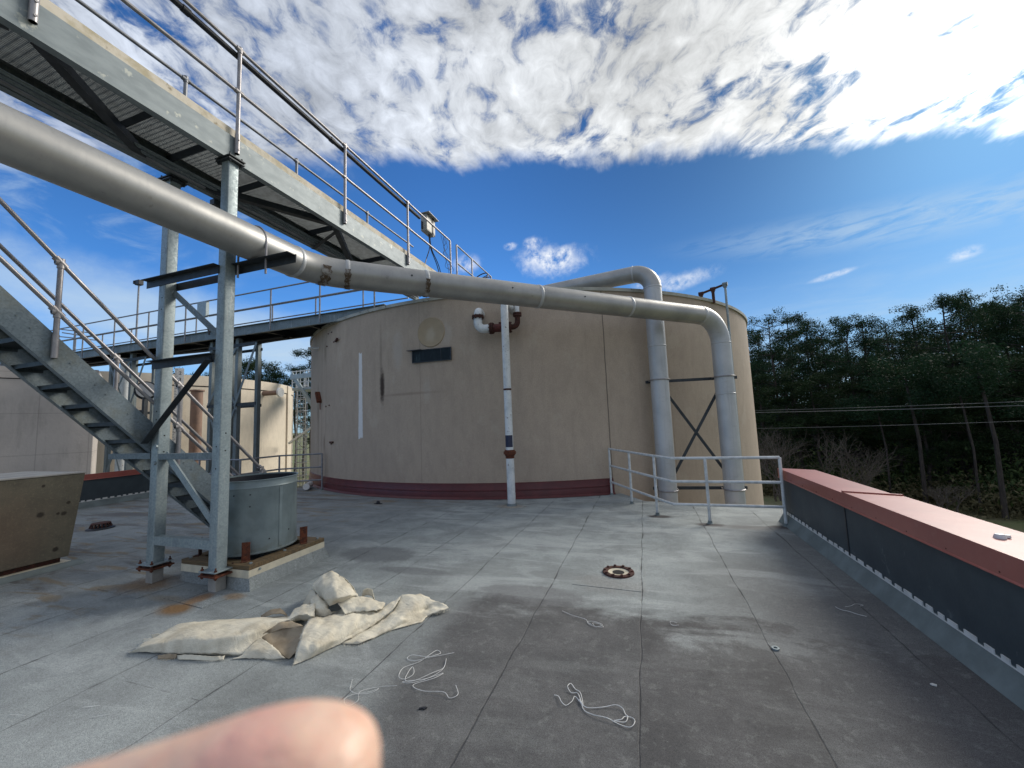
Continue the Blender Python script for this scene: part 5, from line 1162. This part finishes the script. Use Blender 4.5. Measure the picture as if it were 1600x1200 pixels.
# ------------------------------------------------------------------ loose threads and litter
THREADS = [
 ('large tangled loop of white thread right of the canvas tarp', [(-1.5,2.87),(-1.65,2.77),(-1.79,2.75),(-1.81,2.71),(-1.73,2.70),(-1.62,2.79),(-1.60,2.84),(-1.64,2.86),(-1.66,2.80),(-1.70,2.70),(-1.77,2.60),(-1.74,2.50),(-1.69,2.50),(-1.66,2.56),(-1.71,2.62),(-1.69,2.50),(-1.62,2.49),(-1.53,2.60),(-1.49,2.68),(-1.52,2.78),(-1.48,2.66),(-1.53,2.56),(-1.62,2.47),(-1.68,2.46),(-1.55,2.54),(-1.46,2.62),(-1.49,2.55),(-1.60,2.46),(-1.50,2.42),(-1.36,2.44),(-1.30,2.41),(-1.26,2.45),(-1.31,2.52)], .0032),
 ('thin wispy white threads near the fingertip', [(-2.05,2.40),(-2.01,2.34),(-1.97,2.29),(-1.90,2.29),(-1.82,2.32),(-1.80,2.36),(-1.84,2.33),(-1.93,2.27),(-1.95,2.21),(-1.90,2.18),(-1.86,2.23),(-1.90,2.30),(-1.82,2.38),(-1.70,2.42)], .0022),
 ('long curling white cord in the middle foreground', [(-.66,2.61),(-.63,2.60),(-.60,2.55),(-.57,2.54),(-.54,2.58),(-.53,2.62),(-.50,2.60),(-.47,2.56),(-.50,2.66),(-.54,2.70),(-.575,2.74),(-.59,2.70),(-.56,2.66),(-.52,2.66),(-.49,2.60),(-.46,2.53),(-.40,2.50),(-.32,2.49),(-.25,2.47),(-.19,2.46),(-.165,2.50),(-.18,2.54),(-.22,2.535),(-.24,2.50),(-.28,2.49),(-.22,2.49),(-.205,2.53),(-.22,2.56),(-.24,2.60),(-.28,2.61),(-.36,2.58),(-.45,2.55),(-.50,2.60)], .0042),
 ('small knotted white thread below the roof drain', [(-.83,3.72),(-.72,3.65),(-.60,3.60),(-.57,3.55),(-.52,3.51),(-.46,3.50),(-.44,3.53),(-.48,3.56),(-.53,3.55),(-.50,3.51),(-.45,3.55),(-.52,3.58),(-.58,3.58),(-.54,3.53)], .003),
 ('tiny hooked white thread right of the drain', [(.15,3.74),(.11,3.745),(.095,3.72),(.11,3.69),(.16,3.695)], .0025),
 ('pale thread lying close to the right parapet', [(1.50,4.36),(1.515,4.30),(1.56,4.27),(1.61,4.25),(1.66,4.21)], .003),
 ('faint pale wisp above another thread by the right parapet', [(1.58,4.38),(1.63,4.40),(1.68,4.44),(1.74,4.45),(1.70,4.41)], .0022),
 ('short straight white thread at the far left foreground', [(-3.99,1.53),(-3.86,1.55)], .0025),
 ('short white thread second from the left edge', [(-3.60,1.70),(-3.50,1.74)], .0025),
 ('short white thread third from the left edge', [(-3.42,1.66),(-3.33,1.71)], .0025)]
for lab, pts, rr in THREADS:
    P_ = [Vector((x, y, .006+.004*((i*7) % 3))) for i, (x, y) in enumerate(pts)]
    mb = MB(); mb.tube(catmull(P_, 7), rr*.5, 6); tag(mb.build('loose_thread', M['string'], None, tuple(P_[0]), smooth=60), lab, 'thread', 'loose threads on the roof')
mb = MB(); mb.prism([(0, 0), (.02, .012), (.035, .008), (.045, .028), (.028, .030), (.012, .022), (-.004, .012)], (-1.44, 2.27, .002), (1, 0, 0), (0, 1, 0), (0, 0, .006)); tag(mb.build('dark_scrap', M['black'], None, (-1.42, 2.28, 0)), 'small black scrap lying below the tangled thread', 'litter')
mb = MB(); mb.lathe([(.026, .002), (.026, .012), (.014, .012), (.014, .002)], (.81, 3.52, 0), 16, True); tag(mb.build('metal_washer', M['galv'], None, (.81, 3.52, 0), smooth=30), 'small metal washer ring on a roof seam at right', 'washer')
mb = MB(); mb.prism([(0, 0), (.022, -.004), (.030, .010), (.012, .020), (-.004, .012)], (1.60, 3.31, .002), (1, 0, 0), (0, 1, 0), (0, 0, .006)); tag(mb.build('white_chip', M['white'], None, (1.61, 3.32, 0)), 'white chip of litter on the dark roof at right', 'litter')

# ------------------------------------------------------------------ the photographer's fingertip
def camw(x, y, d): return CAMLOC + R2*(x+.0055) + U2*y + fw*d
J_ = {}
verts = []; edges = []; rad = []
def jnt(x, y, d, r, par=None):
    verts.append(camw(x, y, d)); rad.append(r); i = len(verts)-1
    if par is not None: edges.append((par, i))
    return i
wr = jnt(-.175, -.115, .060, .027)
pm = jnt(-.145, -.095, .058, .027, wr)
kn = jnt(-.108, -.078, .052, .016, pm)
f1 = jnt(-.078, -.0665, .0500, .0108, kn); f1b = jnt(-.062, -.0600, .0500, .0098, f1); f2 = jnt(-.047, -.0552, .0500, .0094, f1b); f2b = jnt(-.037, -.0524, .0500, .0104, f2); f3 = jnt(-.0285, -.0515, .0500, .0098, f2b); f4 = jnt(-.0225, -.0520, .0500, .0064, f3)
for k in range(3):      # the other fingers, folded below the frame
    y = -.098-.018*k; a = jnt(-.112, y-.004, .055-.004*k, .0125, pm); b_ = jnt(-.080, y-.004, .050-.004*k, .0088, a); c_ = jnt(-.062, y-.006, .036-.004*k, .0080, b_); jnt(-.070, y-.008, .018-.004*k, .0070, c_)
a = jnt(-.135, -.085, .030, .0135, pm); b_ = jnt(-.110, -.078, .014, .0105, a); jnt(-.085, -.074, .004, .0088, b_)
fa = jnt(-.26, -.17, .070, .030, wr); jnt(-.36, -.24, .085, .036, fa)
me = bpy.data.meshes.new('person'); org = verts[pm].copy(); me.from_pydata([v-org for v in verts], edges, [])
po = bpy.data.objects.new('person', me); col.objects.link(po); po.location = org; me.materials.append(M['skin'])
sk = po.modifiers.new('skin', 'SKIN'); sk.use_smooth_shade = True
for i, v in enumerate(me.skin_vertices[0].data): v.radius = (rad[i], rad[i]); v.use_root = (i == pm)
ss_ = po.modifiers.new('sub', 'SUBSURF'); ss_.levels = 3; ss_.render_levels = 3
tag(po, 'bare out of focus fingertip reaching into the bottom of the picture', 'person')

# ------------------------------------------------------------------ trees
def leaf_quads(C, size, rs):
    n = len(C); d1 = rs.normal(size=(n, 3)); d1 /= np.linalg.norm(d1, axis=1)[:, None]
    d2 = np.cross(d1, rs.normal(size=(n, 3))); d2 /= np.linalg.norm(d2, axis=1)[:, None]
    s = size*rs.uniform(.6, 1.4, n)[:, None]; a, b_ = d1*s, d2*s*.42
    return np.stack([C-a, C+b_, C+a, C-b_], 1)
def mesh_quads(name, Q, mat):
    n = len(Q); me = bpy.data.meshes.new(name); me.vertices.add(n*4); me.vertices.foreach_set('co', Q.reshape(-1))
    me.loops.add(n*4); me.loops.foreach_set('vertex_index', np.arange(n*4, dtype=np.int32)); me.polygons.add(n)
    me.polygons.foreach_set('loop_start', np.arange(0, n*4, 4, dtype=np.int32)); me.update(calc_edges=True); me.materials.append(mat); return me
def pine(seed, H_, crown0, spread, nq, size, mat, lean=.3):
    rs = np.random.default_rng(seed); rr = random.Random(seed)
    mb = MB(); top = Vector((rr.uniform(-lean, lean), rr.uniform(-lean, lean), H_))
    tr = [Vector((top.x*(k/6)**1.5+.12*sin(k*1.7+seed), top.y*(k/6)**1.5+.1*cos(k*2.1+seed), H_*k/6*.97)) for k in range(7)]
    mb.tube(tr, [.24*(1-.82*k/6)*H_/20 for k in range(7)], 8)
    cl = []
    nb = int(22+rr.random()*6)
    for k in range(nb):
        f = crown0+(1-crown0)*(k+rr.random())/nb; h = H_*f; base = tr[min(int(f*6), 5)].lerp(tr[min(int(f*6)+1, 6)], f*6-int(f*6)) if f < .999 else tr[6]
        L = spread*(1.1-.62*((f-crown0)/(1-crown0))**1.8)*rr.uniform(.35, 1.15); a = rr.uniform(0, 2*pi)
        tip = base+Vector((cos(a)*L, sin(a)*L, L*rr.uniform(.1, .6)))
        mid = base.lerp(tip, .5)+Vector((0, 0, rr.uniform(-.3, .15)))
        mb.tube([base, mid, tip], [.06*H_/20, .04*H_/20, .014], 5, False)
        for q in range(rr.randint(2, 5)):
            u_ = rr.uniform(.45, 1.05); c = base.lerp(tip, u_)+Vector((rr.gauss(0, .42), rr.gauss(0, .42), rr.gauss(.15, .3)))
            cl.append((c, rr.uniform(.32, .68)))
    for q in range(5): cl.append((tr[6]+Vector((rr.gauss(0, .35), rr.gauss(0, .35), rr.uniform(-.6, .6))), .5))
    C = np.array([c[:] for c, _ in cl]); Rr = np.array([r for _, r in cl]); w_ = Rr**2/np.sum(Rr**2)
    idx = rs.choice(len(C), nq, p=w_); off = np.clip(rs.normal(size=(nq, 3)), -1.7, 1.7)*Rr[idx][:, None]*np.array([.62, .62, .42]); off = np.clip(off, -1.0, 1.0)
    Q = leaf_quads(C[idx]+off, size, rs)
    bm_ = mb
    tme = bpy.data.meshes.new('trunk'); tme.from_pydata([tuple(v) for v in mb.v], [], mb.f); tme.update(); tme.materials.append(M['bark'])
    return tme, mesh_quads('crown', Q, mat)
KINDS = [pine(11, 20, .55, 3.4, 9500, .085, M['needle']), pine(12, 18, .48, 3.0, 10000, .085, M['needle']), pine(13, 21, .60, 3.7, 9500, .085, M['needle2']), pine(14, 16, .25, 3.4, 14000, .09, M['needle2']), pine(15, 19, .52, 2.8, 9500, .085, M['needle'])]
def tree(kind, x, y, s, rot, label, group, sz_=1.0, z=GZ):
    t = thing('pine_tree', (x, y, z), label, 'tree', group); t.rotation_euler.z = rot; t.scale = (s*sz_, s*sz_, s)
    for nm, me in zip(('trunk', 'crown'), KINDS[kind]):
        o = bpy.data.objects.new(nm, me); col.objects.link(o); o.parent = t
    return t
def at(azd, d): return d*sin(radians(azd)), d*cos(radians(azd))
rr = random.Random(4)
# front rank at the right: azimuth, distance, kind, scale; the height follows the skyline
sky_ = [(12.4, 9.6), (14.0, 10.0), (15.6, 11.5), (17.4, 11.6), (18.9, 10.2), (20.6, 9.3), (22.4, 9.9), (24.0, 9.9), (25.8, 9.0), (28.0, 10.1), (30.1, 10.7), (31.9, 10.8), (33.4, 9.0), (34.8, 9.7), (37.5, 10.4), (40.5, 9.8)]
KH = [20, 18, 21, 16, 19]
names = {1: 'round headed pine just right of the big tank', 2: 'airy pine second from the tank edge in the right skyline', 4: 'pine in the low dip of the right skyline', 8: 'tall broad pine near the highest part of the right skyline', 9: 'tallest open crowned pine right of centre in the right skyline', 11: 'pine close to the right picture edge', 0: 'pine half hidden behind the right side of the big tank'}
for i, (a, e) in enumerate(sky_):
    d = rr.uniform(46, 56); k = [0, 4, 1, 0, 4, 1, 4, 0, 1, 2, 0, 2, 4, 1, 2, 1][i]; need = d*math.tan(radians(e))+CAM_H-GZ; s = need/KH[k]
    x, y = at(a, d); tree(k, x, y, s, rr.uniform(0, 6.28), names.get(i, 'tall dark pine in the wood beyond the red parapet'), 'pines of the front row beyond the parapet', 1.0)
for i in range(34):
    a = 10.5+i*.98+rr.uniform(-.4, .4); d = rr.uniform(56, 74); e = 7.4+rr.uniform(-1.6, 1.2)+(.8 if a > 26 else 0); k = rr.randint(0, 4); s = (d*math.tan(radians(e))+CAM_H-GZ)/KH[k]
    x, y = at(a, d); tree(k, x, y, s, rr.uniform(0, 6.28), 'dark pine deeper in the wood beyond the front row', 'pines deeper in the wood', 1.15)
for i in range(16):
    a = 12+i*1.9+rr.uniform(-.5, .5); d = rr.uniform(44, 52); k = 3; e = rr.uniform(1.5, 5.0); s = (d*math.tan(radians(e))+CAM_H-GZ)/16
    x, y = at(a, d); tree(k, x, y, s, rr.uniform(0, 6.28), 'low bushy young pine at the edge of the wood', 'young pines at the wood edge', 1.5)
for i in range(22):
    a = -60+i*.9+rr.uniform(-.3, .3); d = rr.uniform(58, 72); e = 7.4+rr.uniform(-1.8, 1.1)+(3.6 if a > -45.4 else 0)+(-1.2 if a < -54 else 0); k = rr.randint(0, 4); s = (d*math.tan(radians(e))+CAM_H-GZ)/KH[k]
    x, y = at(a, d); tree(k, x, y, s, rr.uniform(0, 6.28), 'distant pine above the rim of the pale left tank', 'pines behind the left tanks', 1.1)
for i in range(20):
    a = -76+i*.8; d = rr.uniform(66, 80); e = rr.uniform(5.4, 6.6); k = rr.randint(0, 4); s = (d*math.tan(radians(e))+CAM_H-GZ)/KH[k]
    x, y = at(a, d); tree(k, x, y, s, rr.uniform(0, 6.28), 'far pine glimpsed under the distant walkway', 'pines far left', 1.1)
# undergrowth and the deep mass of the wood
def cloudq(name, boxes, size, mat, label_kind='stuff'):
    Qs = []; rs = np.random.default_rng(len(name)*7+len(boxes))
    for (cx, cy, cz, rx, ry, rz, n_) in boxes:
        C = rs.normal(size=(n_, 3))*np.array([rx, ry, rz])*.5+np.array([cx, cy, cz]); C[:, 2] = np.maximum(C[:, 2], GZ+.05); Qs.append(leaf_quads(C, size, rs))
    o = bpy.data.objects.new(name, mesh_quads(name, np.concatenate(Qs), mat)); col.objects.link(o); return o
bx = []
for i in range(60):
    a = 8+i*.62; d = rr.uniform(60, 82); x, y = at(a, d); bx.append((x, y, GZ+rr.uniform(1.5, 6.5), 4.5, 4.5, 5, 2200))
o = cloudq('deep_wood', bx, .26, M['needle']); tag(o, 'dark depth of the pine wood behind the tree trunks', 'wood', kind='stuff')
bx = []
for i in range(90):
    a = 10+rr.random()*34; d = rr.uniform(40, 47); x, y = at(a, d); bx.append((x, y, GZ+.35, 1.8, 1.2, rr.uniform(.8, 1.8), 260))
o = cloudq('dry_undergrowth', bx, .13, M['brush']); tag(o, 'dry brown brush along the edge of the wood', 'undergrowth', kind='stuff')
bx = []
for i in range(60):
    a = 10+rr.random()*34; d = rr.uniform(43, 52); x, y = at(a, d); bx.append((x, y, GZ+.8, 2.2, 2, rr.uniform(1.5, 3.5), 420))
o = cloudq('green_undergrowth', bx, .17, M['shrub']); tag(o, 'green bushes under the pines', 'undergrowth', kind='stuff')
# bare shrubs
def bare(seed, x, y, H_, label, leafy=False):
    r2_ = random.Random(seed); mb = MB()
    def grow(p, d, L, r, lv):
        e = p+d*L+Vector((r2_.gauss(0, .06), r2_.gauss(0, .06), 0))*L; mid = p.lerp(e, .5)+Vector((r2_.gauss(0, .05), r2_.gauss(0, .05), r2_.gauss(0, .04)))*L
        mb.tube([p, mid, e], [r, r*.8, r*.6], 4 if lv else 6, False)
        if lv < 5:
            for _ in range(3 if lv < 3 else 2):
                nd = (d+Vector((r2_.gauss(0, .5), r2_.gauss(0, .5), r2_.gauss(.12, .3)))).normalized(); grow(mid.lerp(e, r2_.uniform(.2, 1)), nd, L*r2_.uniform(.6, .85), r*.6, lv+1)
    t = thing('bare_tree', (x, y, GZ), label, 'bare tree')
    for k in range(4): grow(Vector((x+r2_.gauss(0, .3), y+r2_.gauss(0, .3), GZ)), Vector((r2_.gauss(0, .35), r2_.gauss(0, .35), 1)).normalized(), H_*.30, .07, 0)
    mb.build('branches', M['twig'], t)
x, y = at(17.0, 36); bare(3, x, y, 8.6, 'pale leafless tree just right of the big tank')
x, y = at(14.4, 38); bare(8, x, y, 7.5, 'leafless tree half hidden by the right side of the big tank')
x, y = at(20.8, 38); bare(5, x, y, 6.6, 'smaller leafless tree standing right of the pale leafless one')
x, y = at(28.2, 39); bare(9, x, y, 2.6, 'low dead bush at the wood edge above the parapet')
# slim pines with visible trunks at the wood edge
for i, (a, d, h, lab) in enumerate(((24.6, 43, 8, 'slim dark pine trunk leaning left at the wood edge'), (27.1, 42, 9.5, 'straight dark pine trunk at the wood edge'), (30.6, 41, 8.5, 'slim pale pine trunk right of the straight dark one'), (32.0, 40, 9.5, 'thick greyish pine trunk near the right edge'))):
    x, y = at(a, d); mb = MB(); mb.tube([(x, y, GZ), (x+.1, y, GZ+h*.5), (x-.25, y, GZ+h)], [.15, .11, .07] if i in (1, 3) else [.08, .065, .05], 8)
    t = thing('slim_tree', (x, y, GZ), lab, 'tree'); mb.build('trunk', M['bark'], t, smooth=60)
    rs = np.random.default_rng(i+40); K_ = rs.normal(size=(9, 3))*np.array([1.3, 1.3, 1.0]); C = np.clip(rs.normal(size=(4500, 3)), -1.6, 1.6)*np.array([.5, .5, .35])+K_[rs.integers(0, 9, 4500)]+np.array([x-.25, y, GZ+h-.3]); me = mesh_quads('crown', leaf_quads(C-np.array(OFF[t.name]), .085, rs), M['needle']); o = bpy.data.objects.new('crown', me); col.objects.link(o); o.parent = t
# power lines
for (a0, e0, a1, e1, d0, d1, rr_, lab) in ((8, .35, 44, .1, 34, 34, .014, 'topmost thin power cable crossing before the wood'), (8, .12, 44, -.28, 34, 34, .022, 'thicker middle power cable crossing before the wood'), (8, -1.95, 44, -1.30, 34, 34, .014, 'lowest power cable crossing before the wood')):
    pa, pb = Vector((*at(a0, d0), 0)), Vector((*at(a1, d1), 0)); pts = []
    for k in range(31):
        u_ = k/30; p = pa.lerp(pb, u_); p.z = CAM_H+(e0*(1-u_)+e1*u_)*d0*pi/180-.22*4*u_*(1-u_)*.5; pts.append(p)
    mb = MB(); mb.tube(pts, rr_, 6); tag(mb.build('power_cable', M['wire'], None, tuple(pts[0]), smooth=60), lab, 'cable', 'power cables before the wood')
